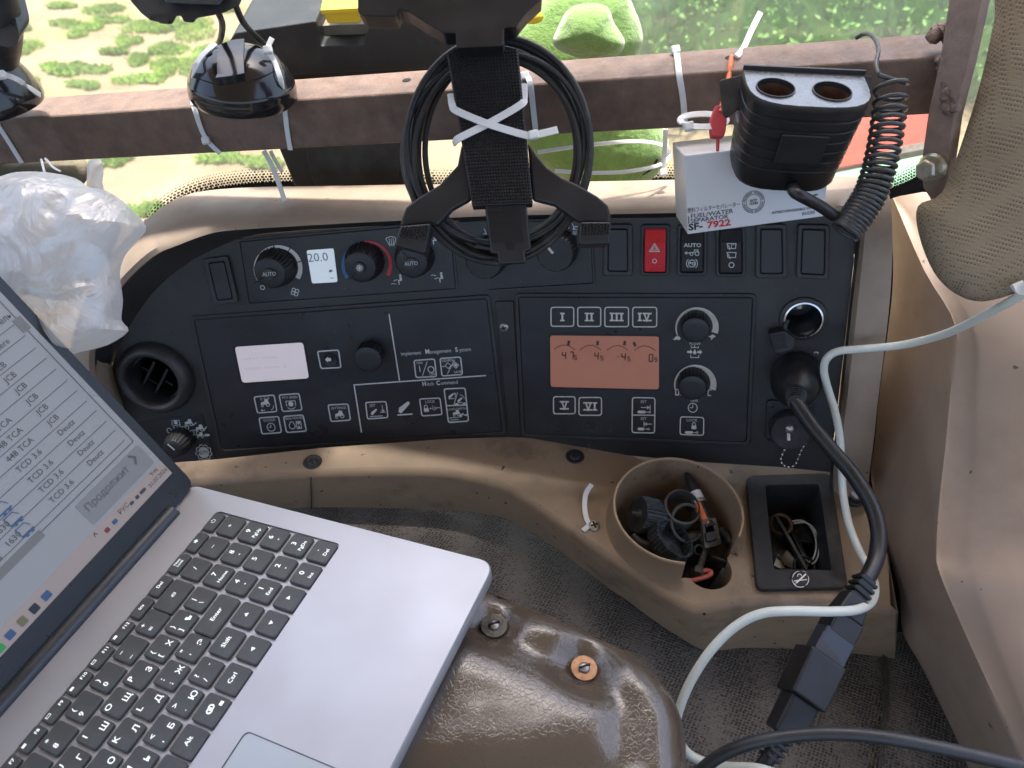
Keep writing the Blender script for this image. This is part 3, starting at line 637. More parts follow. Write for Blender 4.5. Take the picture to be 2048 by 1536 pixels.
def padlock(k, x, y, s=1):
    k.poly([(x - 5 * s, y - 7 * s), (x + 5 * s, y - 7 * s), (x + 5.5 * s, y - 3 * s), (x + 5 * s, y + 1 * s), (x - 5 * s, y + 1 * s), (x - 5.5 * s, y - 3 * s)])
    k.line([(x - 3.3 * s, y), (x - 3.3 * s, y + 5 * s), (x - 1.8 * s, y + 7.5 * s), (x + 1.8 * s, y + 7.5 * s), (x + 3.3 * s, y + 5 * s), (x + 3.3 * s, y)], 1.6 * s)
def cylinder_icon(k, x, y, s=1, L=16):
    k.poly([(x, y - 3 * s), (x + L * s, y - 3 * s), (x + L * s, y + 3 * s), (x, y + 3 * s), (x - 3 * s, y)])
    k.line([(x + L * s, y), (x + (L + 8) * s, y)], 1.5 * s); k.circ(x + (L + 10) * s, y, 2 * s, 1.3 * s, n=10)
def turned_knob(pl, x, y, h, rb, rf, parent, ns=26, mat='knob', steps=None, depth=.05):
    """fluted knob: (x, y) is where the middle of its front face shows"""
    s = pl.sc(x, y); b = pl.hit(x, y, h) - pl.n * h
    rb *= s; rf *= s
    pr = steps or [(rb, 0), (rb, h * .5), (rf * 1.08, h * .9), (rf, h * .97), (rf * .86, h)]
    if not steps: pr += [(rf * .5, h * 1.005), (0, h * 1.008)]
    def fl(t, i): return 1 - (depth if (math.sin(ns * t) < 0) else 0) if i < 3 else 1
    return mk('knob', lathe(b, pl.n, pr, ns * 4, fl), mat, parent, smooth=35)
def rocker(q, label, icon=None, red=False, blank=False):
    pl = PP(*q[0]); c = pl.hit(sum(p[0] for p in q) / 4, sum(p[1] for p in q) / 4)
    t = thing('switch_blank' if blank else 'rocker_switch', c, label, 'blanking plate' if blank else 'switch', 'blank switch plates in the fascia' if blank else 'rocker switches in the fascia')
    o = rq(q, 7); i = rq(shrink(q, 6 if not blank else 9), 5)
    mk('bezel', pframe(pl, o, i, .0035), 'fascia', t, bevel=.0009, segs=3)
    if blank:
        mk('plate', pprism(pl, rq(shrink(q, 10.5), 4), .0030, 0), 'module', t, bevel=.0006); return t
    a = shrink(q, 8); a = [Vector(p).to_2d() for p in a]
    m0, m1 = a[0].lerp(a[3], .32), a[1].lerp(a[2], .32)
    T = [pl.hit(*a[0], .0012), pl.hit(*a[1], .0012), pl.hit(*m1, .0062), pl.hit(*m0, .0062), pl.hit(*a[2], .0042), pl.hit(*a[3], .0042)]
    B = [p - pl.n * .006 for p in T]
    V = T + B; F = [(0, 1, 2, 3), (3, 2, 4, 5), (0, 3, 5, 11, 9, 6), (1, 7, 8, 10, 4, 2), (0, 6, 7, 1), (5, 4, 10, 11), (6, 9, 8, 7), (9, 11, 10, 8)]
    rk = mk('rocker', (V, F), 'rocker_red' if red else 'black', t, bevel=.0008, segs=3)
    lowpl = Pl(T[3], (T[2] - T[3]).cross(T[5] - T[3]))
    if lowpl.n.dot(CF) > 0: lowpl = Pl(T[3], -lowpl.n)
    k = Ink(lowpl, .0003); icon(k); k.build('symbol', 'ink', rk); return t
def ic_hazard(k):
    k.at(1309, 497); k.line([(-10, -6), (10, -6), (0, 10)], 1.6, True); k.line([(-5, -3), (5, -3), (0, 5)], 1.3, True); k.at(1309, 522); k.circ(0, 0, 4, 1.6)
def ic_auto(k):
    k.at(1385, 491).text('AUTO', 0, -3, 7.5, 'C', .02, 1.15)
    k.at(1385, 506); k.line([(-5, -3), (-5, 1), (3, 1)], 1.5); k.line([(3, 1), (4, 6), (11, 6), (11, 0)], 1.5); k.circ(9, -1, 4, 1.5, n=12); k.circ(-2, -2, 3, 1.4, n=10); arrow(k, -4, 0, -15, 0, 1.5, 4)
    k.at(1384, 527); k.circ(0, 0, 7, 1.5); k.circ(0, 0, 11, 1.5, -50, 50, 8); k.circ(0, 0, 11, 1.5, 130, 230, 8); arrow(k, 4, 2, -5, 1, 1.4, 3); k.circ(3, -1, 2.5, 1.3, n=8)
def ic_wiper(k):
    for y, d in ((492, 1), (510, 0)):
        k.at(1463, y); k.line([(-9, 5), (9, 5), (8, -5), (-7, -5)], 1.5, True); k.line([(-3, -8), (-6, 2)], 1.5)
        if d: k.line([(0, 5), (0, -5)], 1.2); k.line([(2, 3), (6, 3)], 1.2)
    k.at(1463, 530); k.circ(0, 0, 5, 1.7)
rocker([(405, 519), (455, 512), (477, 606), (427, 612)], 'slanted blank switch plate at the far left beside the climate panel', blank=True)
rocker([(1207, 449), (1264, 449), (1265, 553), (1206, 552)], 'blank switch plate right of the light knobs, left of the red switch', blank=True)
rocker([(1282, 450), (1340, 450), (1338, 552), (1281, 552)], 'red hazard warning rocker switch with white triangle', ic_hazard, red=True)
rocker([(1355, 450), (1414, 450), (1413, 552), (1354, 552)], 'black rocker switch marked AUTO with tractor and brake symbols', ic_auto)
rocker([(1432, 450), (1490, 450), (1491, 554), (1432, 554)], 'black rocker switch with white rear wiper symbols', ic_wiper)
rocker([(1512, 449), (1573, 449), (1575, 557), (1511, 557)], 'blank switch plate right of the wiper switch', blank=True)
rocker([(1596, 449), (1660, 451), (1658, 560), (1592, 557)], 'blank switch plate in the upper right corner of the fascia', blank=True)
# ------------------------------------------------------------------ climate control
cl = thing('climate_control', PL.hit(690, 600), 'black climate control panel with three knobs and a small lit display', 'control panel')
mk('face_plate', pprism(PL, rq(Q_clim, 3), .0022), 'module', cl, bevel=.0006)
PC = Pl(PL.hit(700, 530, .0022), PL.n)
mk('plate_edge', pframe(PL, rq(shrink(Q_clim, -5), 4), rq(shrink(Q_clim, -1.2), 3), .0012), 'fascia', cl)
d = mk('display', pprism(PC, rq([(613, 501), (667, 497), (675, 564), (624, 567)], 4), .0006), 'lcd_blue', cl)
Ink(PC, .001, **SK).at(616, 524).text('20.0', 0, 0, 17, 'L', 0, 1.0).build('digits', 'lcd_ink_pale', d)
Ink(PC, .001, **SK).at(662, 545).poly([(-4, 0), (4, 2), (2, 6), (-3, 5)]).at(664, 556).line([(-4, 0), (3, 0)], 1.5).build('symbol', 'lcd_ink_pale', d)
def crescent(pl, cx, cy, r, w0, w1, a0, a1, off=.0003, ry=.95, n=30):
    P = []; Q = []
    for i in range(n + 1):
        a = R2(a0 + (a1 - a0) * i / n); w_ = w0 + (w1 - w0) * i / n
        P.append((cx + r * math.cos(a), cy - r * ry * math.sin(a))); Q.append((cx + (r - w_) * math.cos(a), cy - (r - w_) * ry * math.sin(a)))
    V = [pl.hit(*p, off) for p in P] + [pl.hit(*p, off) for p in Q]
    return V, [(i, i + 1, n + 2 + i, n + 1 + i) for i in range(n)]
segs = [(215, 180), (177, 142), (139, 102), (99, 62), (59, 20), (17, -28)]
mk('fan_scale', join(*[crescent(PC, 556, 537, 49, 2.5 + i * 1.2, 3.5 + i * 1.2, a, b, n=8) for i, (a, b) in enumerate(segs)]), 'ink', cl, fix=False)
mk('cold_scale', crescent(PC, 734, 530, 51, 9, 6, 215, 88), 'ink_blue', cl, fix=False)
mk('warm_scale', crescent(PC, 734, 530, 51, 4, 9, 96, -28, .0006), 'ink_red2', cl, fix=False)
for (x, y, bx, by, lab, pt) in ((538, 548, 558, 538, 'AUTO', (-27, -17)), (719, 536, 738, 530, None, (-20, -20)), (822, 527, 836, 521, 'AUTO', (-16, 20))):
    s = PC.sc(x, y); h = .021; rb = 40 * s; rf = 27 * s
    k = turned_knob(PC, x, y, h, 40, 27, cl, 30, steps=[(rb, 0), (rb * .95, h * .3), (rb * .80, h * .84), (rb * .74, h * .9), (rf, h * .92), (rf * .5, h * .93), (0, h * .93)])
    kp = Pl(PC.hit(x, y, h), PC.n)
    mk('push_button', lathe(kp.p - PC.n * .0025, PC.n, [(11.5 * s, 0), (11.5 * s, .0022), (10.5 * s, .0032), (0, .0034)], 24), 'module', k, smooth=50)
    tk = Ink(Pl(kp.p + PC.n * .0012, PC.n), 0, ex=(1, -.06), ey=(-.1, -1))
    tk.at(x, y)
    if lab: tk.text('AUTO', 0, -4, 8, 'C', .0, .85)
    else:
        for a in range(0, 360, 45): tk.line([(0, 0), (7 * math.cos(R2(a)), 7 * math.sin(R2(a)))], 1.2); tk.line([(5 * math.cos(R2(a - 25)), 5 * math.sin(R2(a - 25))), (5.5 * math.cos(R2(a)), 5.5 * math.sin(R2(a))), (5 * math.cos(R2(a + 25)), 5 * math.sin(R2(a + 25)))], 1)
    tk.build('symbol', 'ink', k)
    ptr = Ink(Pl(PC.hit(x, y, h * .96), PC.n), 0); ptr.at(x, y).line([(pt[0] * .45, pt[1] * .45), (pt[0] * 1.15, pt[1] * 1.15)], 3.2).build('pointer', 'black_gloss', k)
k = Ink(PC, .0003, **SK)
k.at(590, 584)
for a in (0, 90, 180, 270): k.circ(4.5 * math.cos(R2(a + 20)), 4.5 * math.sin(R2(a + 20)), 3.6, 1.4, n=12)
k.at(525, 575).circ(0, 0, 4, 1.4)
k.at(783, 485).line([(-10, 7), (-8, 10), (0, 12), (8, 10), (10, 7), (5, -4), (-5, -4)], 1.4, True)
for i in (-4, 0, 4): k.line([(i, 8), (i + 1, 2), (i - 1, -2), (i, -8)], 1.2)
def sitter(x, y, s=1):
    k.at(x, y); k.disc(3, 9, 2.6); k.poly([(0, 6), (5, 6), (5, -2), (-1, -2), (-1, -9), (-3, -9), (-3, 0), (1, 1)]); k.line([(-4, 1), (-12, -1)], 1.4)
sitter(799, 560); k.line([(-8, -8), (-14, -6), (-18, -7)], 1.3)
sitter(881, 556); k.line([(-8, 5), (-14, 7), (-18, 6)], 1.3)
sitter(868, 480)
k.build('symbols', 'ink', cl)
# ------------------------------------------------------------------ light switches
lt = thing('light_control', PR.hit(1050, 590), 'black panel with two fluted light and wiper knobs behind the tablet holder', 'control panel')
mk('face_plate', pprism(PR, rq(Q_light, 3), .0012), 'module', lt, bevel=.0005)
mk('plate_edge', pframe(PR, rq(shrink(Q_light, -4), 4), rq(shrink(Q_light, -1.2), 3), .002), 'fascia', lt)
PI = Pl(PR.hit(1050, 520, .0012), PR.n)
for (x, y, a) in ((967, 523, (-22, 14, -6, -3)), (1110, 508, (-18, 18, -4, 1))):
    s = PI.sc(x, y); h = .017; rb = 39 * s
    kn = turned_knob(PI, x, y, h, 39, 33, lt, 30, steps=[(rb * 1.05, 0), (rb, h * .6), (rb * .96, h * .9), (rb * .88, h), (0, h * 1.01)])
    kp = Pl(PI.hit(x, y, h), PI.n); Ink(kp, .0006).at(x, y).line([(a[0], a[1]), (a[2], a[3])], 5).build('pointer', 'ink_warm', kn)
k = Ink(PI, .0003)
k.at(1152, 462).circ(0, 3, 6, 1.5, 0, 180, 8).line([(-6, 3), (6, 3)], 1.4)
for i in (-5, -2, 1, 4): k.line([(i, 0), (i - 2, -8)], 1.3)
k.at(1136, 452).line([(0, 5), (2, -5)], 1.5).line([(-4, 0), (-4, 6)], 1.3).line([(6, 8), (10, 2), (13, -6)], 1.4)
for i in range(6): k.at(1060 + i * 5, 488 - i * 1.2).line([(0, 0), (2, 6)], 1.3)
k.at(970, 462).line([(-2, 5), (3, -6), (-4, -5)], 1.4)
k.at(930, 521).line([(-7, 5), (0, 7), (7, 5), (4, -5), (-4, -5)], 1.4, True).line([(0, 4), (0, -6)], 1.2)
k.at(931, 498).line([(-7, 4), (7, 4), (5, -4), (-5, -4)], 1.4, True)
k.build('symbols', 'ink', lt)
# ------------------------------------------------------------------ hitch and implement module
hc = thing('hitch_control', PL.hit(700, 890), 'wide black hitch and implement control module with a pale display, left of the centre strip', 'control panel')
mk('face_plate', pprism(PL, rq(Q_hitch, 7), .0012), 'module', hc, bevel=.0005)
PH = Pl(PL.hit(700, 750, .0012), PL.n)
d = mk('display', pprism(PH, rq([(469, 694), (606, 685), (618, 757), (484, 766)], 7), .0008), 'lcd_pale', hc, bevel=.0005)
mk('display_frame', pframe(PH, rq([(463, 692), (609, 681), (621, 759), (481, 770)], 9), rq([(469, 694), (606, 685), (618, 757), (484, 766)], 7), .0005), 'black', hc)
M('lcd_smudge', (.37, .335, .36), .4, var=.2, vs=300, emit=.085, ecol=(.92, .84, .92))
for (x, y, n_) in ((486, 722, 11), (491, 741, 13)):
    for i in range(n_):
        if i % 6 != 5: Ink(PH, .0012, **SK).at(x + i * 6.4, y - i * .42).poly([(0, 0), (4, 0), (4, 5), (0, 5)]).build('worn_character', 'lcd_smudge', d)
k = Ink(PH, .0003, **SK)
gline(k, [(778, 628), (799, 761)]); gline(k, [(707, 770), (972, 751)]); gline(k, [(708, 769), (723, 865)])
keybox(k, [(635, 703), (677, 700), (682, 735), (642, 737)])
keybox(k, [(508, 794), (548, 790), (554, 823), (515, 826)]); k.text('% SLIP', 0, 8, 5, 'C', 0, 1.0); tractor(k, -1, 0, .9); arrow(k, -3, -12, -11, -12, 1.2, 3); k.circ(6, -4, 9, 1.2, -70, 0, 6)
keybox(k, [(558, 790), (598, 787), (604, 820), (565, 823)]); k.text('PTO SPEED', 0, 8, 4.6, 'C', 0, .98); k.disc(0, -3, 5.5, 6); k.line([(-9, -7), (-9, 3), (9, 3), (9, -7)], 1.4); k.circ(0, -3, 10, 1.3, 220, 320, 8)
keybox(k, [(518, 836), (557, 833), (563, 865), (524, 868)]); k.text('CLOCK', 0, 8, 5, 'C', 0, 1); k.circ(1, -4, 8, 1.4); k.line([(1, 1), (1, -4), (-4, -4)], 1.3)
keybox(k, [(567, 833), (606, 830), (613, 862), (573, 865)]); k.text('ENG HOURS', 0, 9, 4.4, 'C', 0, .98); k.circ(-6, -4, 6, 1.4, 120, 420, 14); k.line([(-9, 2), (-9, 4), (-3, 4), (-3, 2)], 1.3); k.line([(3, 4), (12, 4), (12, -10), (3, -10)], 1.4, True); k.poly([(4, 3), (11, 3), (7.5, -3)]); k.poly([(4, -9), (11, -9), (7.5, -4)])
keybox(k, [(656, 810), (696, 808), (701, 840), (662, 843)]); k.text('SETTINGS', 0, 7, 4.8, 'C', 0, 1); tractor(k, -1, -6, .9)
keybox(k, [(828, 721), (869, 718), (873, 753), (832, 755)]); k.text('ON', -16, 9, 5.5); k.line([(-11, 6), (-11, -6)], 1.6); k.line([(-8, -14), (6, 13)], 1.3); k.circ(11, -3, 6, 1.7); k.text('OFF', 6, -15, 5)
keybox(k, [(880, 717), (921, 714), (925, 749), (884, 752)]); k.text('LEARN', -17, 10, 5.3); k.line([(-6, 8), (0, 2), (-6, -4), (-12, 2)], 1.3, True); k.line([(-10, -14), (9, 13)], 1.3); k.line([(9, 8), (15, 2), (9, -4), (3, 2)], 1.3, True); k.poly([(6, 4), (9, 4), (9, 6), (13, 2), (9, -2), (9, 0), (6, 0)]); k.text('SAVE', 3, -14, 5); k.line([(-18, 1), (-13, 1)], 1.5)
keybox(k, [(839, 798), (880, 796), (884, 829), (844, 832)]); k.text('LOCK', 0, 8, 5.3, 'C'); padlock(k, -10, -3, .9); k.line([(-3, -3), (1, -3)], 1.2); k.line([(-1, -1), (-1, -5)], 1.2); k.line([(3, -6), (4, 3), (6, -8), (8, 0), (9, -5), (11, -2), (18, -3)], 1.2)
q = [(888, 778), (930, 776), (937, 842), (897, 845)]; keybox(k, q); gline(k, [(893, 811.5), (934, 810)])
k.at(909, 795); lever(k, -6, 3, .55); k.line([(-12, -2), (0, -2)], 1.2); arrow(k, 2, 0, 2, 9, 1.2, 3); k.line([(-4, -15), (8, 10)], 1.2); lever(k, 10, -6, .5); k.line([(5, -11), (15, -11)], 1.2); k.poly([(-2, -15), (6, -15), (5, -12), (0, -11)]); k.poly([(14, -15), (21, -14), (19, -11), (15, -12)]); k.circ(10, -4, 9, 1.1, 0, 80, 6)
k.at(915, 828); k.text('LOAD DEPTH', 0, 8, 4.4, 'C', 0, 1); tractor(k, -2, 0, .75); k.line([(-18, -7), (8, -6)], 1.2); k.line([(-17, -11), (0, -11)], 1.2); lever(k, 8, -3, .4); k.poly([(12, -2), (17, -2), (17, 0), (20, -3), (17, -6), (17, -4), (12, -4)])
keybox(k, [(731, 805), (772, 803), (776, 835), (735, 838)]); k.text('SET', -7, 7, 5.3, 'C'); lever(k, -6, -4, .62); k.line([(-16, -12), (10, -12)], 1.4); arrow(k, 12, 9, 12, -4, 1.3, 4); k.line([(6, -5), (17, -5)], 1.3)
k.at(809, 818); lever(k, 0, 2, 1.15); k.line([(-16, -11), (14, -11)], 2.4)
k.at(802, 711).text('implement', 0, 0, 7, 'L', 0, .95).text('M', 49, 0, 9, 'L', .03, .9).text('anagement', 58, 0, 7.5, 'L', 0, .92).text('S', 109, 0, 9, 'L', .03, .9).text('ystem', 117, 0, 7.5, 'L', 0, .92)
k.at(845, 772).text('H', 0, 0, 8.5, 'L', .03, .9).text('itch', 9, 0, 7.2, 'L', 0, .95).text('C', 28, 0, 8.5, 'L', .03, .9).text('ommand', 37, 0, 7.2, 'L', 0, .95)
k.build('legend', 'ink', hc)
# rivet heads drawn on the levers, round the arrow button
b = mk('back_button', lathe(PH.hit(661, 719), PL.n, [(.0068, .0002), (.0062, .0012), (.0045, .0006), (0, .0004)], 24), 'knob', hc, smooth=60)
Ink(PH, .0022).at(656, 719).poly([(-6, 0), (0, 6), (0, 3), (6, 3), (6, -3), (0, -3), (0, -6)]).build('arrow', 'ink', b)
turned_knob(PH, 735, 720, .017, 27, 26, hc, 26, depth=.07)
# ------------------------------------------------------------------ remote valve module
vc = thing('valve_control', PR.hit(1270, 880), 'black remote valve control module with roman numeral keys and amber display', 'control panel')
mk('face_plate', pprism(PR, rq(Q_valve, 7), .0012), 'module', vc, bevel=.0005)
PV = Pl(PR.hit(1270, 740, .0012), PR.n)
qd = [(1100, 671), (1318, 673), (1318, 779), (1101, 774)]
d = mk('display', pprism(PV, rq(qd, 6), .0006), 'lcd_amber', vc, bevel=.0004)
mk('display_frame', pframe(PV, rq(shrink(qd, -3), 8), rq(qd, 6), .0004), 'black', vc)
k = Ink(PV, .001, **SR)
for i, (x, f) in enumerate(((1129, 28), (1181, 28), (1235, 28), (1290, -24))):
    k.at(x, 720); P = [(-21 + 6 * j, 30 - .022 * (-21 + 6 * j) ** 2 - 1.5 * i * .4) for j in range(8)]; k.line(P, 1.4)
    bx = 6 if i < 3 else -21; bx = [7, 13, 13, -22][i]; k.poly([(bx - 2, 30), (bx + 3, 29), (bx + 4.5, 38), (bx - .5, 39)] if i < 3 else [(bx - 3, 34), (bx + 1, 37), (bx + 5, 29), (bx + 1, 26)])
def seg(x, y, w_, h_, ch):
    L = {'a': [(0, 1), (1, 1)], 'b': [(1, 1), (1, .5)], 'c': [(1, .5), (1, 0)], 'd': [(0, 0), (1, 0)], 'e': [(0, 0), (0, .5)], 'f': [(0, .5), (0, 1)], 'g': [(0, .5), (1, .5)]}
    for c in {'4': 'fgbc', '7': 'abc', '0': 'abcdef', 's': 'afgcd', 'C': 'afed'}[ch]:
        k.line([(x + a * w_ + (b2_ * .12) * w_, y + b2_ * h_) for a, b2_ in L[c]], 2.2 if h_ > 10 else 1.6)
for (x, y, s_) in ((1124, 718, '4'), (1139, 718, '7'), (1189, 719, '4'), (1243, 721, '4'), (1298, 723, '0')): k.at(x, y); seg(0, 0, 7, 14, s_)
for (x, y) in ((1148, 719), (1201, 720), (1255, 722), (1309, 723)): k.at(x, y); seg(0, 0, 5, 8, 's')
k.at(1237, 713).disc(0, 0, 1.3)
k.build('readings', 'lcd_ink', d)
k = Ink(PV, .0003, **SR)
def roman(x, y, s, n):
    k.at(x, y); H = 8.5
    def I(px): k.poly([(px - 1.8, -H), (px + 1.8, -H), (px + 1.8, H), (px - 1.8, H)])
    def bar(a, b): k.poly([(a, H), (b, H), (b, H - 3), (a, H - 3)]); k.poly([(a, -H), (b, -H), (b, -H + 3), (a, -H + 3)])
    def Vv(px): k.line([(px - 5, H - 1), (px, -H + 1), (px + 5, H - 1)], 3.4)
    if n == 1: I(0); bar(-4.5, 4.5)
    if n == 2: I(-4.6); I(4.6); bar(-9, -.4); bar(.4, 9)
    if n == 3: I(-9.5); I(0); I(9.5); bar(-14, -5); bar(-4.3, 4.3); bar(5, 14)
    if n == 4: I(-10); bar(-14, -5.5); Vv(4); bar(-4, 14)
    if n == 5: Vv(0); bar(-9, 9)
    if n == 6: Vv(-4); bar(-14, 4); I(9); bar(5, 14)
for i, (x0, x1) in enumerate(((1102, 1147.5), (1155.5, 1201.5), (1209.7, 1257), (1265.5, 1313.4))):
    keybox(k, box4(x0, 614.6, x1, 652.5 + i * .4), 5, 2.2); roman((x0 + x1) / 2, 634, 1, i + 1)
for i, (x0, x1, y0, y1) in enumerate(((1107, 1150.3, 793.4, 827.5), (1158, 1203, 795, 830.5))):
    keybox(k, box4(x0, y0, x1, y1), 5, 2.2); roman((x0 + x1) / 2, (y0 + y1) / 2, 1, i + 5)
keybox(k, [(1265, 795), (1310, 796), (1309, 866), (1264, 865)], 5, 2.2); gline(k, [(1264, 830), (1310, 830.5)], 2)
for y, m in ((803, 1), (837, 0)):
    k.at(1287, y).text('SET', 0, -3, 5.5, 'C'); cylinder_icon(k, -10, -21, .9, 15 if m else 12)
    if m: arrow(k, -5, -12, 11, -12, 1.5, 4); k.line([(13, -7), (13, -17)], 1.5)
    else: arrow(k, 17, -11, 3, -11, 1.5, 4); k.line([(1, -6), (1, -16)], 1.5)
keybox(k, [(1361, 833.5), (1407.5, 835), (1407, 870.5), (1360, 869)], 5, 2.2); k.text('LOCK', 0, 9, 5.3, 'C', 0, 1.1); padlock(k, 4, 0, .9); cylinder_icon(k, -12, -13, .9, 15)
k.at(1385.5, 815.5).circ(0, 0, 9, 1.7); k.line([(0, 6), (0, 0), (-6, 0)], 1.5)
k.at(1390, 690).text('FLOW', 0, 0, 5, 'C', 0, 1.1)
k.at(1389.5, 704); k.poly([(-15, 2), (-9, 2), (-9, 5), (-4, 0), (-9, -5), (-9, -2), (-15, -2)]); k.poly([(5, 2), (10, 2), (10, 5), (15, 0), (10, -5), (10, -2), (5, -2)]); k.poly([(0, 6), (3.5, -1), (2.5, -4), (0, -5), (-2.5, -4), (-3.5, -1)]); k.line([(-7, 12), (-7, 7)], 1.5); k.line([(7, 12), (7, 7)], 1.5); k.line([(-8, -6), (-8, -11), (8, -11), (8, -6)], 1.5); k.line([(-5, 9), (5, 9)], 1.5); k.line([(0, 9), (0, 13)], 1.5)
k.at(1354, 676).poly([(-9, -2), (-5, -1), (-3, 3), (1, 4), (5, 3), (7, -1), (9, -1), (5, -3), (4, -5), (2, -3), (-3, -3), (-4, -5), (-6, -3)])
k.at(1424, 674).poly([(-8, 3), (-3, 1), (-2, 4), (2, 5), (7, 2), (7, 0), (3, -1), (0, -5), (-3, -6), (-1, -2), (-5, -1)])
k.at(1360, 790); seg(-9, 0, 6, 11, '0'); seg(1, 0, 5, 7, 's'); k.at(1416, 791); seg(0, 0, 6, 11, 'C')
k.at(1388, 803).text('TIME', 0, -1, 5, 'C', 0, 1.1)
k.build('legend', 'ink_warm', vc)
mk('flow_scale', crescent(PV, 1394, 655, 43.5, 2, 13, 205, -18, ry=.93), 'ink_warm', vc, fix=False)
mk('time_scale', crescent(PV, 1390.5, 769, 42.5, 2, 13, 200, -18, ry=.93), 'ink_warm', vc, fix=False)
for (x, y) in ((1390.5, 661.5), (1385, 777)): turned_knob(PV, x, y, .018, 29, 25.5, vc, 26, depth=.06)
# ------------------------------------------------------------------ drive mode knob plate, lower left
mp = thing('mode_selector', PL.hit(360, 920), 'small fluted selector knob with tractor symbols below the round air vent', 'switch')
mk('face_plate', pprism(PL, rq([(262, 850), (404, 827), (433, 925), (300, 942)], 5), .001), 'module', mp, bevel=.0004)
PM = Pl(PL.hit(360, 880, .001), PL.n)
kn = turned_knob(PM, 345, 899, .022, 25, 19, mp, 18, depth=.06)
Ink(Pl(PM.hit(345, 899, .022), PM.n), .0006).at(343, 894).line([(-8, 6), (6, -6)], 2.6).build('pointer', 'ink', kn)
k = Ink(PM, .0003, **SK)
k.at(338.5, 861).circ(0, 0, 4.5, 1.5)
for x, y, t_ in ((354, 855, '1'), (371, 857, '2'), (387, 865, '3')):
    k.at(x, y).line([(-7, 4), (7, 5), (5, -5), (-5, -5)], 1.2, True).text(t_, 0, -3.4, 6.5, 'C')
k.at(351.5, 845).disc(0, 0, 4, 6).line([(-8, -5), (-7, 4), (7, 4), (8, -5)], 1.2)
k.at(379, 846); tractor(k, -2, -1, .8); k.line([(6, -5), (14, 0)], 1.6); k.at(401, 856); tractor(k, -2, -2, .8); k.line([(5, -6), (13, 2)], 1.6); k.at(402, 870); tractor(k, -2, -2, .7); k.poly([(7, -3), (17, -3), (17, 1), (7, 1)])
k.at(407.5, 905)
P = []
for i in range(36): a = R2(i * 10); r_ = 16 if (i // 2) % 2 else 13.5; P.append((r_ * math.cos(a), r_ * math.sin(a)))
k.line(P, 1.4, True); k.disc(0, 0, 11, 24)
k.build('symbols', 'ink', mp)
Ink(PM, .0014, **SK).at(407.5, 905).text('AUTO', 0, -3.5, 7, 'C', .01, .9).build('lettering', 'ink_dark', mp)
# ------------------------------------------------------------------ round air vent
av = thing('air_vent', PL.hit(314, 820), 'round black air vent with open louvres at the left end of the dashboard', 'air vent')
s = PL.sc(314, 752); vc_ = PL.hit(314, 753)
mk('vent_ring', lathe(vc_, PL.n, [(76 * s, 0), (76 * s, .004), (73 * s, .008), (66 * s, .0125), (58 * s, .0135), (52 * s, .011), (50 * s, .004), (49.5 * s, -.03)], 56, caps=False), 'fascia', av, smooth=60)
mk('duct', lathe(PL.hit(312, 755) - PL.n * .06, PL.n, [(0, 0), (50 * s, 0), (50 * s, .06)], 40, caps=False), 'void', av, smooth=60)
a, b, c_ = basis(PL.n, CR); d1 = (a * .55 + b * .83).normalized(); d2 = (a * .83 - b * .55).normalized()
for off in (-14, 14):
    o = PL.hit(313, 756, -.012) + d2 * off * s
    mk('louvre', obox(o, d1, PL.n, d2, 84 * s, .014, .0026), 'black', av, bevel=.0004)
for (u, v_) in ((-24, 12), (2, -6), (25, 10)):
    o = PL.hit(313, 756, -.016) + d2 * u * s + d1 * v_ * s
    mk('louvre_link', obox(o, d2, PL.n, d1, 22 * s, .008, .002), 'black', av)
mk('vent_baffle', prism([PL.hit(x, y, -.006) for x, y in ((306, 711), (340, 722), (352, 742), (346, 738))], PL.n * -.01), 'fascia', av)
mk('vent_baffle', prism([PL.hit(x, y, -.006) for x, y in ((270, 778), (312, 803), (300, 801), (280, 792))], PL.n * -.01), 'fascia', av)
# ------------------------------------------------------------------ power socket with flip cap
ps = thing('power_socket', PR.hit(1606, 680), 'chrome rimmed round power socket with its rubber cap flipped open', 'socket')
s = PR.sc(1606, 637); c = PR.hit(1606, 637)
mk('collar', lathe(c, PR.n, [(46 * s, 0), (45 * s, .0022), (40 * s, .003), (37 * s, .003), (37 * s, -.002)], 44, caps=False), 'fascia', ps, smooth=45)
mk('rim', lathe(c, PR.n, [(37 * s, .003), (37.5 * s, .0042), (34.5 * s, .0045), (34 * s, .002), (34 * s, -.004)], 44, caps=False), 'chrome', ps, smooth=60)
mk('barrel', lathe(c, PR.n, [(34 * s, -.003), (33 * s, -.018), (31 * s, -.04), (0, -.04)], 44, caps=False), 'alu_dark', ps, smooth=40)
mk('contact', lathe(c - PR.n * .04, PR.n, [(15 * s, 0), (15 * s, .006), (6 * s, .007), (6 * s, .012), (0, .012)], 20), 'steel', ps, smooth=40)
t = mk('cap', pprism(PR, rq([(1538, 668), (1570, 662), (1590, 678), (1588, 700), (1556, 707), (1548, 704)], 5), .012, .001), 'black_dusty', ps, bevel=.0015, segs=3)
for i in range(9): 
    a0 = Vector((1541 + i * .9, 671 + i * 3.4)); mk('cap_rib', prism([PR.hit(a0.x, a0.y, .0125), PR.hit(a0.x + 27, a0.y - 4, .0125), PR.hit(a0.x + 27, a0.y - 2.4, .0125), PR.hit(a0.x, a0.y + 1.6, .0125)], PR.n * -.002), 'black', t)
mk('cap_hinge', tube([PR.hit(1575, 672, .004), PR.hit(1570, 655, .005), PR.hit(1575, 640, .003)], .0022, 8), 'black', ps, smooth=60)
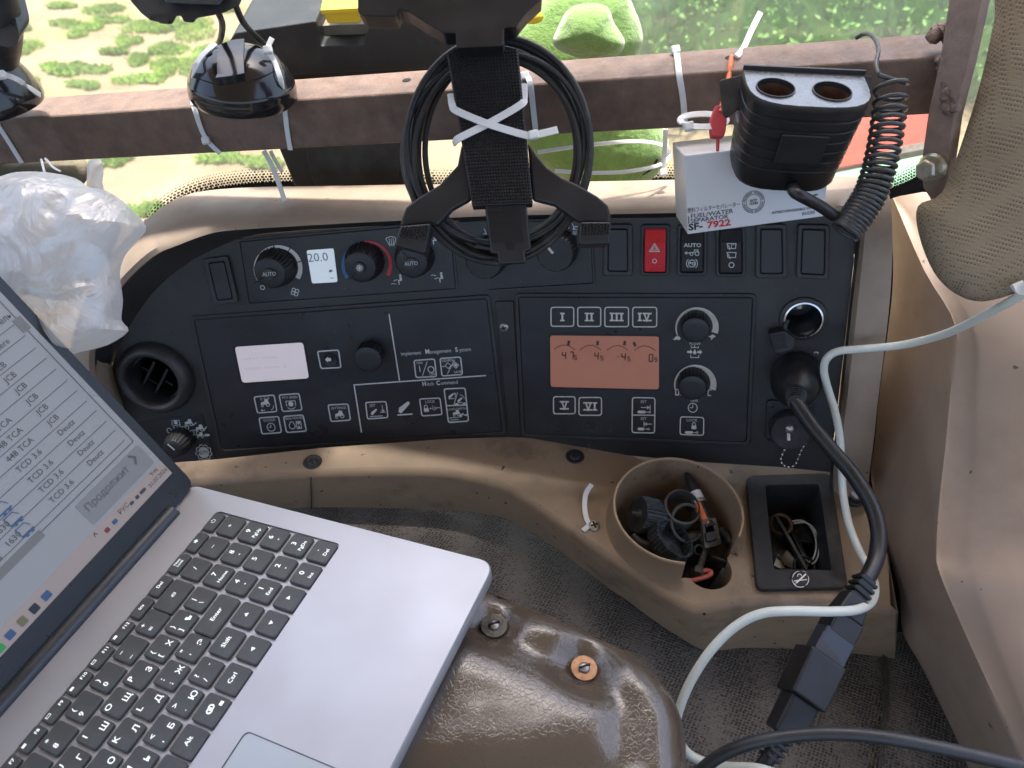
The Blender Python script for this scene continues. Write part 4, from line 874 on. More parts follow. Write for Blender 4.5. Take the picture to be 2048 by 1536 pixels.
# ------------------------------------------------------------------ capped round socket with bead chain
ks = thing('capped_socket', PR.hit(1578, 900), 'black capped round trailer socket on a square flange with a bead chain', 'socket')
mk('flange', pprism(PR, rq([(1533, 801), (1628, 806), (1626, 888), (1531, 883)], 10), .003), 'black_dusty', ks, bevel=.001)
s = PR.sc(1580, 853); c = PR.hit(1580, 853, .003)
cp = mk('cap', lathe(c, PR.n, [(40 * s, 0), (41 * s, .004), (40 * s, .009), (37 * s, .011), (20 * s, .0105), (0, .0105)], 48, lambda t, i: 1 - (.02 if math.sin(24 * t) < 0 and i < 3 else 0)), 'black_dusty', ks, smooth=40)
mk('rivet', lathe(PR.hit(1579, 858, .0132), PR.n, [(9 * s, 0), (9 * s, .001), (6 * s, .0022), (0, .0025)], 20), 'steel', cp, smooth=60)
mk('chain_tab', obox(PR.hit(1577, 872, .0142), CR, CU + CF * .1, CF, 6 * s, 18 * s, .001), 'zinc', ks)
for (x, y) in ((1543, 812), (1618, 814), (1541, 876), (1613, 878)): screw(PR, x, y, 6, ks, 'black_dusty', top=.003)
P = cat([PR.hit(*p, .008) for p in [(1576, 884), (1569, 900), (1562, 918), (1566, 929), (1577, 934), (1590, 930), (1597, 915), (1604, 898), (1612, 886)]], 6)
chain = mk('chain', tube(P[::2], .0003, 5, 1), 'steel', ks)
acc = 0; last = P[0]; ball = lathe((0, 0, 0), (0, 0, 1), [(0, -.0013), (.0009, -.0009), (.0013, 0), (.0009, .0009), (0, .0013)], 8)
for p in P:
    if (p - last).length > .0034 or p is P[0]:
        mk('bead', ([v + p for v in ball[0]], ball[1]), 'chrome', chain, smooth=90); last = p
# ================================================================== laptop
def cv(x, y, z): return CR * x - CU * y + CF * z
LW = cv(.39366947, -.65185517, .64815831); LV = cv(.90119439, .13460366, -.41198366); LN = cv(-.1813092, -.74630201, -.64043757)
LT = CAM + cv(-.21638803, .09703796, .55327557)
LU = (LN * .9526938978937738 - LV * .30393146653260994).normalized()
PU_, PV_ = .0185, .020045
def lp(u, v, h=0): return LT + LW * (u * PU_) + LV * (v * PV_) + LN * h
DK = Pl(LT, LN, LW, -LV)              # deck plane at key-top level
lap = thing('laptop', lp(-7, 4, -.02), 'open silver laptop with dark Cyrillic keyboard lying over the seat console', 'laptop')
def lrect(u0, v0, u1, v1, r, h, k=4):
    pts = rq([(u0 * PU_, -v0 * PV_), (u1 * PU_, -v0 * PV_), (u1 * PU_, -v1 * PV_), (u0 * PU_, -v1 * PV_)], r, k)
    return [LT + LW * a - LV * b + LN * h for a, b in pts]
DH = -.0012                           # deck surface, the keys stand a little in their well
deck_o = lrect(-17.5, -2.07, 1.34, 10.82, .011, DH, 8)
well = lrect(-14.6, -.02, .52, 5.47, .004, DH); pad_o = lrect(-13.17, 6.385, -6.25, 10.28, .004, DH)
notch = [lp(-15.5, -2.07, DH), lp(.02, -2.07, DH), lp(.02, -1.45, DH), lp(-15.5, -1.45, DH)]
g = fill(deck_o, [well, pad_o])
mk('palm_deck', g, 'alu', lap)
mk('deck_rim', loft([deck_o + deck_o[:1], [p - LN * .0012 + (lp(-8, 4.4, DH) - p).normalized() * -.0008 for p in deck_o + deck_o[:1]], [p - LN * .009 for p in deck_o + deck_o[:1]], [p - LN * .014 + (lp(-8, 4.4, DH) - p).normalized() * .006 for p in deck_o + deck_o[:1]]], 1), 'alu', lap, smooth=60)
mk('base_cover', prism([p - LN * .0135 for p in lrect(-17.2, -1.8, 1.1, 10.6, .011, DH)], LN * -.002), 'alu_dark', lap)
wl = mk('key_well', loft([well + well[:1], [p - LN * .0016 for p in well + well[:1]]], 1), 'alu', lap, smooth=40)
mk('well_floor', ([p - LN * .0016 for p in well], [tuple(range(len(well)))]), 'alu', lap)
mk('trackpad', prism([p - LN * .0006 for p in lrect(-13.15, 6.40, -6.27, 10.26, .004, DH)], LN * -.002), 'trackpad', lap)
mk('trackpad_gap', ([p - LN * .002 for p in pad_o], [tuple(range(len(pad_o)))]), 'alu_dark', lap)
keyN = {}
def key(u, v, wu=.86, hv=.84, leg=()):
    kid = (round(wu, 2), round(hv, 2)); c = lp(u, v, 0)
    if kid not in keyN:
        a, b = wu * PU_ / 2, hv * PV_ / 2
        o = rq([(-a, -b), (a, -b), (a, b), (-a, b)], .0018, 2); i = [(x * (1 - .0006 / a), y * (1 - .0006 / b)) for x, y in o]; n = len(o)
        V = [LW * x - LV * y - LN * .0027 for x, y in o] + [LW * x - LV * y - LN * .0007 for x, y in o] + [LW * x - LV * y for x, y in i]
        F = [(q * n + t, q * n + (t + 1) % n, (q + 1) * n + (t + 1) % n, (q + 1) * n + t) for q in range(2) for t in range(n)] + [tuple(range(2 * n, 3 * n))]
        me = bpy.data.meshes.new('key'); me.from_pydata([tuple(p) for p in V], [], F); me.materials.append(MAT['key']); me.shade_smooth(); me.set_sharp_from_angle(angle=R2(30)); keyN[kid] = me
    o = bpy.data.objects.new('key', keyN[kid]); COL.objects.link(o); o.parent = lap; o.location = c - ORG[lap]; ORG[o] = c
    V, F = [], []; kk = 0
    for it in leg:
        kk += 1; off = .00025 + kk * 1.2e-5
        if it[0] == 'T':
            _, t, x, y, h, al = it; vv, ff = text2d(t, .012); wd = max((q[0] for q in vv), default=0); s0 = {'L': 0, 'C': wd / 2, 'R': wd}[al]; b0 = len(V)
            V += [c + LW * ((x + (q[0] - s0) * h) * .001) - LV * ((y + q[1] * h) * .001) + LN * off for q in vv]; F += [tuple(i + b0 for i in f) for f in ff]
        else:
            b0 = len(V); V += [c + LW * (x * .001) - LV * (y * .001) + LN * off for x, y in it[1]]; F.append(tuple(range(b0, b0 + len(it[1]))))
    if V: mk('key_legend', (V, F), 'key_ink', o, fix=False)
def T(t, x=0, y=0, h=3, al='C'): return ('T', t, x, y, h, al)
def tri(d, s=1.5, x=0, y=0): 
    P = {'U': [(-s, -s * .7), (s, -s * .7), (0, s)], 'D': [(-s, s * .7), (s, s * .7), (0, -s)], 'L': [(s * .7, -s), (s * .7, s), (-s, 0)], 'R': [(-s * .7, -s), (-s * .7, s), (s, 0)]}[d]
    return ('P', [(x + a, y + b) for a, b in P])
def bx(x, y, w_, h_): return ('P', [(x - w_ / 2, y - h_ / 2), (x + w_ / 2, y - h_ / 2), (x + w_ / 2, y + h_ / 2), (x - w_ / 2, y + h_ / 2)])
def ringp(x, y, r, a0=0, a1=360, w_=.35, n=14):
    P = [(x + r * math.cos(R2(a0 + (a1 - a0) * i / n)), y + r * math.sin(R2(a0 + (a1 - a0) * i / n))) for i in range(n + 1)]; Q = [(x + (r - w_) * math.cos(R2(a0 + (a1 - a0) * i / n)), y + (r - w_) * math.sin(R2(a0 + (a1 - a0) * i / n))) for i in range(n + 1)]
    return ('P', P + Q[::-1])
FR, FH = .22, .46
key(0, FR, .86, FH, [ringp(0, 0, 1.6, 125, 415), bx(0, 1.4, .35, 1.6)]); key(-1, FR, .86, FH, [T('*', 0, -3.2, 5)])
key(-2, FR, .86, FH, [T('Num', 0, .4, 2), T('Lock', 0, -2.4, 2)]); key(-3, FR, .86, FH, [T('Del', 0, -1.2, 2.5)]); key(-3.95, FR, .82, FH, [T('Ins', 0, -1.2, 2.5)])
for i in range(12):
    u = -4.93 - .97 * i; n_ = 12 - i
    ic = [bx(-4.6, 0, 3, .35), bx(-4.6, 1.6, 3, .35), bx(-6, .8, .35, 1.9), bx(-3.2, .8, .35, 1.9)] if i % 2 else [bx(-4.8, .3, 2.6, 1.9)]
    key(u, FR, .84, FH, [T('F%d' % n_, 4.2, -1.2, 2.3, 'C')] + ic)
key(0, 1, leg=[bx(0, 0, 2.6, .4), bx(0, 0, .4, 2.6)]); key(-1, 1, leg=[bx(0, 0, 2.6, .45)]); key(-2, 1, leg=[T('/', 0, -1.6, 3.4)])
key(-3.2, 1, 1.26, leg=[T('‹', -.6, -1.2, 3), bx(.8, 0, 2.6, .35), bx(.8, 1, 2.6, .3), bx(.8, -1, 2.6, .3), bx(2.1, 0, .3, 2)])
for i, (a, b) in enumerate((('+', '='), ('–', '_'), (')', '0'), ('(', '9'), ('*', '8'), ('?', '7'), (':', '6'), ('%', '5'), (';', '4'), ('№', '3'), ('@', '2'), ('!', '1'))):
    key(-4.3 - 1.045 * i, 1, .90, leg=[T(a, -4, 1.8, 3.4), T(b, -4, -5.2, 3.6)])
for u, n_, t_ in ((0, '9', 'PgUp'), (-1, '8', 'U'), (-2, '7', 'Home')): key(u, 2, leg=[T(n_, 0, 1, 3.8), T(t_, 0, -5.6, 2.6) if len(t_) > 1 else tri(t_, .7, 0, -4)])
key(-3, 2, leg=[T('|', -2, 1.5, 3.4), T('\\', -2, -5.4, 3.4)])
for i, (a, b, c) in enumerate((('}', ']', 'Ъ'), ('{', '[', 'Х'), ('P', '', 'З'), ('O', '', 'Щ'), ('I', '', 'Ш'), ('U', '', 'Г'), ('Y', '', 'Н'), ('T', '', 'Е'), ('R', '', 'К'), ('E', '', 'У'), ('W', '', 'Ц'), ('Q', '', 'Й'))):
    key(-3.97 - .99 * i, 2, .86, leg=[T(a, -4.5, .8 if b else 1, 3.4 if b else 4), T(c, 4.3, -5.6, 4)] + ([T(b, -4.5, -6, 3.4)] if b else []))
for u, n_, t_ in ((0, '6', 'R'), (-1, '5', ''), (-2, '4', 'L')): key(u, 3, leg=[T(n_, 0, 1, 3.8)] + ([tri(t_, .7, 0, -4)] if t_ else []))
key(-3.33, 3, 1.52, leg=[T('Enter', 0, -1.4, 3)])
for i, (a, b, c) in enumerate((('"', "'", 'Э'), (':', ';', 'Ж'), ('L', '', 'Д'), ('K', '', 'Л'), ('J', '', 'О'), ('H', '', 'Р'), ('G', '', 'П'), ('F', '', 'А'), ('D', '', 'В'), ('S', '', 'Ы'), ('A', '', 'Ф'))):
    key(-4.60 - 1.012 * i, 3, .88, leg=[T(a, -4.5, 1, 4), T(c, 4.3, -5.6, 4)] + ([T(b, -4.5, -6, 3.4)] if b else []))
for u, n_, t_ in ((0, '3', 'PgDn'), (-1, '2', 'D'), (-2, '1', 'End')): key(u, 4, leg=[T(n_, 0, 1, 3.8), T(t_, 0, -5.6, 2.6) if len(t_) > 1 else tri(t_, .7, 0, -4)])
key(-3, 4, leg=[tri('U')]); key(-4.07, 4, .98, leg=[T('Shift', 0, -1.4, 3)])
for i, (a, b, c) in enumerate((('?', '/', '.'), ('>', '.', 'Ю'), ('<', ',', 'Б'), ('M', '', 'Ь'), ('N', '', 'Т'), ('B', '', 'И'), ('V', '', 'М'), ('C', '', 'С'), ('X', '', 'Ч'), ('Z', '', 'Я'))):
    key(-5.14 - 1.02 * i, 4, .89, leg=[T(a, -4.5, 1, 3.6), T(c, 4.3, -5.6 if i else 0, 4)] + ([T(b, -4.5, -6, 3.4)] if b else []))
key(0, 5, leg=[T('.', 0, 2, 4), T('Del', 0, -5.4, 2.7)]); key(-1, 5, leg=[T('0', 0, 1, 3.8), T('Ins', 0, -5.6, 2.6)])
key(-2, 5, leg=[tri('R')]); key(-3, 5, leg=[tri('D')]); key(-4, 5, leg=[tri('L')])
key(-5.05, 5, .94, leg=[T('Ctrl', 0, -1.3, 3)]); key(-6.11, 5, .94, leg=[ringp(-1, 0, 2, 0, 360, .9), ringp(1, .4, 2, 0, 360, .9), bx(5, -4, 2.6, 2.2)]); key(-7.13, 5, .90, leg=[T('Alt', 0, -1.4, 3)])
key(-10.2, 5, 5.1)
# lid: hinge bar, bezel and lit screen
LB = lp(0, -1.86, DH + .0075)
LD = Pl(LB, LU.cross(LW) if LU.cross(LW).dot(LN.cross(LW)) else LN, LW, LU)
nn = LW.cross(LU).normalized(); nn = nn if nn.dot(CF) < 0 else -nn
LD = Pl(LB, nn, LW, LU)
mk('hinge_bar', tube([lp(-15.2, -1.72, DH + .0005), lp(-.02, -1.72, DH + .0005)], .0062, 20, 1), 'alu_dark', lap, smooth=60)
def lid(u0, h0, u1, h1, r, d=0): 
    return [LB + LW * a + LU * b + nn * d for a, b in rq([(u0 * PU_, h0), (u1 * PU_, h0), (u1 * PU_, h1), (u0 * PU_, h1)], r, 5)]
mk('lid_shell', prism(lid(-17.5, -.006, 1.34, .232, .009, -.0012), nn * -.0045), 'alu', lap, bevel=.001)
mk('bezel', prism(lid(-17.5, -.006, 1.34, .232, .009, 0), nn * -.0012), 'bezel', lap)
sc0 = LD.loc(LD.hit(343, 946)); SB = sc0[1]; SRt = sc0[0] / PU_
scr = mk('screen', prism(lid(-17.2, SB, SRt, .226, .0012, .0006), nn * -.0006), 'screen', lap)
tb1 = LD.loc(LD.hit(316, 927))[1]
mk('taskbar', prism(lid(-17.2, SB, SRt, tb1, .0003, .0009), nn * -.0003), 'screen_bar', scr)
def al(p, q=(-17.2 * PU_, 0)):  # a point on the screen
    return LD.loc(LD.hit(*p))
def sline(p, to_u, w=.00035, off=.0010):
    a = al(p); 
    return prism([LD.wld(a[0], a[1] - w, off), LD.wld(a[0], a[1] + w, off), LD.wld(to_u, a[1] + w, off), LD.wld(to_u, a[1] - w, off)], nn * -.0002)
for p in ((27, 650), (50, 671), (70, 696), (92, 716), (111, 738), (134, 760), (153, 781), (172, 802), (192, 821), (212, 842), (229.5, 860), (248, 880)):
    mk('row_line', sline(p, -17 * PU_, .00022), 'screen_line', scr)
mk('table_border', sline((265, 883), -17 * PU_, .0003), 'screen_line', scr)
a = al((265, 883)); mk('table_border', prism([LD.wld(a[0], a[1], .001), LD.wld(a[0] + .0005, a[1], .001), LD.wld(a[0] + .0005, .2, .001), LD.wld(a[0], .2, .001)], nn * -.0002), 'screen_line', scr)
a = al((83, 1065)); mk('scroll_bar', prism([LD.wld(a[0], a[1] - .0028, .0012), LD.wld(a[0], a[1] + .0028, .0012), LD.wld(-17 * PU_, a[1] + .0028, .0012), LD.wld(-17 * PU_, a[1] - .0028, .0012)], nn * -.0003), 'screen_grey', scr)
a = al((32, 661)); mk('scroll_bar', prism([LD.wld(a[0] + .002, a[1] - .004, .0012), LD.wld(a[0] + .008, a[1] - .004, .0012), LD.wld(a[0] + .008, a[1] + .006, .0012), LD.wld(a[0] + .002, a[1] + .006, .0012)], nn * -.0003), 'screen_grey', scr)
bl = al((186.5, 1050)); br = al((306, 923)); tl = al((147.5, 1013.6))
btn = mk('button', prism([LD.wld(x, y, .0011) for x, y in rq([(bl[0], bl[1]), (br[0], bl[1]), (br[0], tl[1]), (bl[0], tl[1])], .002)], nn * -.0003), 'screen_button', scr)
k = Ink(LD, .0015); k.wtext('Продолжит', 177.7, 1024.3, .0053, 'L', 0, .92); k.build('lettering', 'screen_line', btn)
p = al((262, 923)); k = Ink(LD, .0015); mk('chevron', prism([LD.wld(p[0] + x, p[1] + y, .0015) for x, y in ((0, .004), (.001, .005), (.0045, .0005), (.001, -.004), (0, -.003), (.0025, .0005))], nn * -.0002), 'screen_line', btn)
H_ = .0039
for t_, x, y in (('TCD 3.6', 39, 947), ('TCD 3.6', 62.5, 968), ('TCD 3.6', 84, 987), ('TCD 3.6', 105.5, 1007.5), ('Deutz', 121, 872.6), ('Deutz', 141.6, 893.5), ('Deutz', 161, 913), ('Deutz', 180, 933), ('448 TCA', 18.6, 925.7), ('448 TCA', -4, 906), ('448 TCA', -27, 886), ('JCB', 100.6, 852), ('JCB', 79, 831), ('JCB', 58.6, 810), ('JCB', 36, 788.5), ('JCB', 14.6, 767), ('JCB', -6, 747.5), ('Deere', -14, 711), ('итель', -12, 661), ('1630', 16.6, 1095.6), ('1630', -6, 1075), ('3', 0, 1122)):
    Ink(LD, .0013).wtext(t_, x, y, H_, 'L', 0, .95).build('table_text', 'screen_ink', scr)
for x, y in ((50, 1062), (27, 1041), (5, 1020)):
    p = al((x, y)); k = Ink(LD, .0013)
    def sp(pts): return [LD.wld(p[0] + a_ * .001, p[1] + b_ * .001, .0013) for a_, b_ in pts]
    mk('engine_icon', join(*[prism(sp(q), nn * -.0002) for q in ([(-4, -2), (-4, 5), (-3.4, 5), (-3.4, -2)], [(-4, 5), (3, 5), (3, 4.4), (-4, 4.4)], [(3, 5), (5, 1), (4.4, 1), (2.6, 4.6)], [(-4, -2), (5, -2), (5, -1), (-4, -1)], [(-2, -3.6), (0, -3.6), (0, -2), (-2, -2)], [(2, -3.6), (4, -3.6), (4, -2), (2, -2)])]), 'screen_blue', scr)
for t_, x, y, h in (('9:46', 304, 953, .0028), ('31.07.2026', 301, 976, .0030), ('РУС', 241, 1030, .0034), ('^', 194, 1079, .005)):
    Ink(LD, .0013).wtext(t_, x, y, h, 'L', 0, .95).build('taskbar_text', 'screen_ink', scr)
for nm_, x, y, m_, s_ in (('battery_icon', 284, 982, 'screen_ink', (3.2, 1.5)), ('sound_icon', 273, 994, 'screen_ink', (1.8, 1.6)), ('wifi_icon', 262, 1006, 'screen_ink', (2, 1.4)), ('cloud_icon', 228, 1043, 'screen_blue', (2.4, 1.9)), ('alert_icon', 213, 1060, 'screen_red', (2.2, 2)), ('app_icon', 91.5, 1191, 'screen_blue', (3.6, 3.2)), ('app_icon', 67.4, 1217, 'bezel', (3.4, 3.4)), ('app_icon', 43.3, 1242, 'screen_olive', (3.2, 3.6)), ('app_icon', 19, 1269, 'screen_blue', (3.4, 3.2)), ('app_icon', 0, 1296, 'screen_green', (3, 3))):
    p = al((x, y)); a_, b_ = s_[0] * .0008, s_[1] * .0008
    mk(nm_, prism([LD.wld(p[0] + q[0], p[1] + q[1], .0013) for q in rq([(-a_, -b_), (a_, -b_), (a_, b_), (-a_, b_)], .0008, 3)], nn * -.0002), m_, scr)
# ================================================================== padded brown cover beside the laptop
CZ = lp(1.34, 10.8, -.02).z - .012
CP = Pl((0, 0, CZ), (0, .05, 1))
co_ = [(985, 1190), (1040, 1212), (1110, 1240), (1180, 1268), (1245, 1300), (1300, 1342), (1338, 1392), (1358, 1445), (1363, 1500), (1355, 1620), (1200, 1720), (700, 1720), (560, 1500), (700, 1280), (860, 1170)]
co_ = [tuple(p) for p in cat([Vector((x, y, 0)) for x, y in co_], 5, True)]; co_ = [(p[0], p[1]) for p in co_]
scw = [(988, 1253), (1168, 1337)]; SW = [CP.loc(CP.hit(x, y)) for x, y in scw]
def cush(d, x, y):
    h = .016 * math.sqrt(max(0, 1 - (1 - min(d, .022) / .022) ** 2)) + .005 * min(1, d / .06)
    h -= .0045 * math.exp(-((d - .034) / .011) ** 2)
    for (a, b) in SW:
        q = math.hypot(x - a, y - b); h -= .0125 * math.exp(-(q / .016) ** 2)
    h += .0016 * noise.noise((x * 18, y * 18, 1)) * min(1, d / .02) + .0003 * noise.noise((x * 70, y * 70, 5)) * min(1, d / .02)
    return h
cov = thing('padded_cover', CP.hit(1100, 1400), 'glossy brown vinyl padded cover pinned with two slotted screws by the laptop', 'cushion')
mk('cover', inflate(CP, co_, .0045, cush, None), 'vinyl', cov, smooth=180)
ol = [CP.hit(x, y) for x, y in co_]; cen = sum(ol, Vector()) / len(ol)
mk('side_band', loft([ol + ol[:1], [p + (p - cen).normalized() * .0035 - Vector((0, 0, .006)) for p in ol + ol[:1]], [p + (p - cen).normalized() * .003 - Vector((0, 0, .02)) for p in ol + ol[:1]], [p - (p - cen).normalized() * .004 - Vector((0, 0, .032)) for p in ol + ol[:1]]], 1), 'vinyl_edge', cov, smooth=180)
for (x, y), ma in zip(scw, ('dirty_metal', 'copper')):
    a, b = CP.loc(CP.hit(x, y, .009)); p = CP.wld(a, b, cush(.1, *SW[scw.index((x, y))]) + .0008)
    pl = Pl(p, Vector((.05, .02, 1))); q = pl.p; s = depth_of(q) / FPX
    wsh = mk('washer', lathe(q, pl.n, [(7 * s, .0012), (26 * s, .0012), (27 * s, .0004), (26 * s, -.0006)], 36, caps=False), ma, cov, smooth=40)
    px = (x, y); hd = mk('screw', lathe(q, pl.n, [(11.5 * s, .0008), (11.5 * s, .0018), (9.5 * s, .0028), (5 * s, .0034), (0, .0036)], 24), 'steel', cov, smooth=50)
    mk('slot', obox(q + pl.n * .0033, (1, .35, 0), (-.35, 1, 0), pl.n, 23 * s, 3 * s, .0018), 'void', hd)
# ================================================================== windscreen with dotted border
WG = Pl((0, .80, 2.3 - .40), (0, -1, .12))
def vy(x, y, yy): r = ray(x, y); return CAM + r * ((yy - CAM.y) / r.y)     # where a sight line meets the upright plane at that distance
wsr = thing('windscreen', WG.hit(1000, 330), 'dusty front windscreen glass behind the rusty bar with a dotted black border', 'window')
mk('glass', prism([WG.hit(x, y) for x, y in ((-1100, 620), (2500, 620), (2500, -700), (-1100, -700))], WG.n * -.005), 'windscreen', wsr)
cur = [tuple(p)[:2] for p in cat([Vector((x, y, 0)) for x, y in [(240, 560), (285, 470), (312, 428), (350, 395), (400, 372), (470, 358), (560, 352), (700, 352), (900, 356), (1100, 352), (1300, 345), (1420, 350), (1640, 372), (1720, 378), (1790, 362), (1850, 330), (1880, 290)]], 6)]
mk('border_band', prism([WG.hit(x, y + 12, .001) for x, y in cur] + [WG.hit(x, y + 130, .001) for x, y in reversed(cur)], WG.n * -.0008), 'void', wsr)
V, F = [], []
for i in range(0, len(cur) - 1):
    a, b = Vector(cur[i]), Vector(cur[i + 1]); L = (b - a).length; d = (b - a) / max(L, 1e-6); nrm_ = Vector((d.y, -d.x)); st = 0
    while st < L:
        for j in range(6):
            r_ = (3.0, 2.8, 2.5, 2.1, 1.6, 1.1)[j]; q = a + d * (st + (3.2 if j % 2 else 0)) + nrm_ * (-11 + j * 5.2)
            k = len(V); V += [WG.hit(*p, .001) for p in ell(q.x, q.y, r_, n=8)]; F.append(tuple(range(k, k + 8)))
        st += 6.4
mk('border_dots', (V, F), 'void', wsr, fix=False, kind='stuff')
# orange plate and a green sheet painting a reflection, just outside the glass
OP = Pl(vy(1760, 280, 1.15), (0, -.55, .83))
mk('orange_plate', prism([OP.hit(x, y) for x, y in ((1640, 200), (1900, 190), (1880, 296), (1660, 338))], OP.n * -.008), 'orange', label='bright orange red plate outside the glass behind the coiled cord', cat='plate')
mk('grey_rail', prism([vy(x, y, 1.12) for x, y in ((1640, 338), (1860, 296), (1860, 308), (1640, 352))], (0, .02, 0)), 'dirty_metal', label='narrow grey rail under the orange plate outside the glass', cat='rail')
GH = Pl(vy(1750, 350, 1.2), (0, -.5, .86))
mk('green_reflection', prism([GH.hit(x, y) for x, y in ((1600, 330), (1900, 280), (1900, 420), (1600, 420))], GH.n * -.01), 'green_sheet', label='pale green sheet standing for a reflection in the glass below the orange plate', cat='glass_reflection')
# ================================================================== rusty steel frame
A = at(-70, 243.5, .637); B = at(1905, 112, .497); BD = (B - A).normalized(); BY = Vector((-BD.y, BD.x, 0)).normalized(); BZ = BD.cross(BY).normalized(); BZ = BZ if BZ.z > 0 else -BZ
TH = .0395; A = A - BD * .35
fr = thing('welded_crossbar', B, 'rusty square steel crossbar welded to an upright flat bar on the right', 'steel bar')
mk('crossbar', prism([A, A + BY * TH, A + BY * TH - BZ * TH, A - BZ * TH], BD * (B - A).length), 'rust', fr, bevel=.0022, segs=3)
def beam(x, y, face='front', off=0):        # point on the bar's front or top face
    if face == 'front': return Pl(A - BY * off, -BY).hit(x, y)
    return Pl(A + BZ * off, BZ).hit(x, y)
for (x, y) in ((813, 160), (1460, 115)):
    p = beam(x, y, 'top', .0003); mk('bolt_hole', lathe(p, BZ, [(.0034, 0), (0, .0001)], 20), 'void', fr)
el = [(1995, -160), (1964, 0), (1937, 125), (1909, 237), (1894, 344), (1877, 425)]; ll = [(1916, -160), (1897, 0), (1880, 115), (1855, 230), (1841, 330), (1845, 375)]
FP = Pl(at(1940, 125, .478), (-.80, -.58, .10))
flat = [FP.hit(x, y) for x, y in el + ll[::-1]]
mk('upright_bar', prism(flat, -FP.n * .011), 'rust_up_bright', fr, bevel=.0012, segs=2)
wr = random.Random(3)
for (pts, r_) in (([(1868, 72), (1885, 62), (1905, 78), (1918, 95), (1926, 112)], .0048), ([(1926, 112), (1922, 135), (1915, 165), (1908, 195), (1903, 222)], .0045), ([(1880, 120), (1888, 150), (1892, 190), (1896, 222)], .0032)):
    P = []
    C_ = cat([Vector((x, y, 0)) for x, y in pts], 8)
    P = [at(q.x + wr.uniform(-2, 2), q.y + wr.uniform(-2, 2), .497 + wr.uniform(-.002, .002)) for q in C_]
    V, F = tube(P, lambda t, r_=r_: r_ * wr.uniform(.75, 1.2), 10, 1)
    V = [v + Vector((wr.uniform(-1, 1), wr.uniform(-1, 1), wr.uniform(-1, 1))) * .0009 for v in V]
    mk('weld_bead', (V, F), 'rust_weld', fr, smooth=180)
bp = FP.hit(1866, 335); bx_, by_, bn_ = basis(FP.n, CR); s = depth_of(bp) / FPX
mk('washer', lathe(bp, FP.n, [(29 * s, 0), (29 * s, .0015), (24 * s, .003), (0, .003)], 32), 'zinc', fr, smooth=40)
bo = mk('bolt_head', lathe(bp + FP.n * .0025, FP.n, [(22 * s, 0), (22 * s, .007), (19 * s, .0085), (0, .0086)], 6), 'zinc', fr, bevel=.0007)
# ================================================================== padded pillar liner
PDp = Pl(at(1985, 300, .495), cdir(-.35, -.1, -1))
po_ = [(2004, -60), (1990, 30), (1962, 160), (1922, 290), (1884, 385), (1836, 412), (1838, 470), (1868, 545), (1912, 588), (1965, 603), (2040, 583), (2120, 545), (2200, 480), (2240, -60)]
po_ = [tuple(p)[:2] for p in cat([Vector((x, y, 0)) for x, y in po_], 4, True)]
mk('pillar_pad', inflate(PDp, po_, .006, lambda d, x, y: .009 * math.sqrt(max(0, 1 - (1 - min(d, .022) / .022) ** 2)), lambda d, x, y: -.012 * min(1, d / .004)), 'pad_knit', smooth=180, label='tan perforated fabric pad in the upper right corner beside the rusty upright', cat='pad')
# ================================================================== things on the crossbar
def polar_mount(c, up, R, H, parent, mat='black_gloss'):
    pr = [(R * .96, 0), (R, .003), (R, .008), (R * .985, .0095), (R * .99, .0105), (R * .975, H * .36), (R * .965, H * .37), (R * .955, H * .385), (R * .86, H * .62), (R * .68, H * .82), (R * .4, H * .95), (0, H)]
    return mk('dome', lathe(c, up, pr, 56), mat, parent, smooth=35)
DUp = Vector((.10, .05, 1)).normalized(); s = .575 / FPX
dc = at(488, 196, .578)
dm = thing('dome_base', dc, 'glossy black dome shaped mounting base tied onto the rusty bar', 'mount')
polar_mount(dc, DUp, 104 * s, .037, dm)
dpl = Pl(dc + DUp * .03 - Vector((0, .028, 0)), (0, -.55, .8))
def dome_hit(x, y, off=.0):   # point on the dome's skin
    r = ray(x, y); best = None
    for i in range(400):
        t = .45 + i * .0006; p = CAM + r * t - dc; h = p.dot(DUp); q = (p - DUp * h).length; Rr = 104 * s
        if h < .037 and (q / Rr) ** 2 + (max(0, h - .008) / .030) ** 2 < 1: best = CAM + r * t; break
    if best is None: best = at(x, y, .56)
    nrm_ = (best - dc).normalized(); return best + nrm_ * off
clip = mk('clip', loft([[dome_hit(x, y, .001) for x, y in ((440, 92), (465, 83), (488, 80))], [dome_hit(x, y, .0015) for x, y in ((436, 125), (462, 120), (487, 118))], [dome_hit(x, y, .002) for x, y in ((437, 150), (463, 148), (488, 145))], [dome_hit(x, y, .005) for x, y in ((438, 160), (464, 157), (489, 152))], [dome_hit(x, y, .0005) for x, y in ((440, 170), (465, 167), (490, 162))]], 3), 'black_gloss', dm, smooth=50)
for pts in ([(440, 92), (436, 125), (437, 150)], [(488, 80), (487, 118), (488, 145)], [(390, 155), (420, 165), (440, 170)], [(490, 165), (530, 152), (560, 135)]):
    mk('seam', tube([dome_hit(x, y, .0002) for x, y in pts], .0005, 6, 4), 'void', dm)
for x, y in ((416, 107), (517, 92)): mk('vent_hole', lathe(dome_hit(x, y, .0003), dome_hit(x, y) - dc, [(.003, 0), (0, .0002)], 14), 'void', dm)
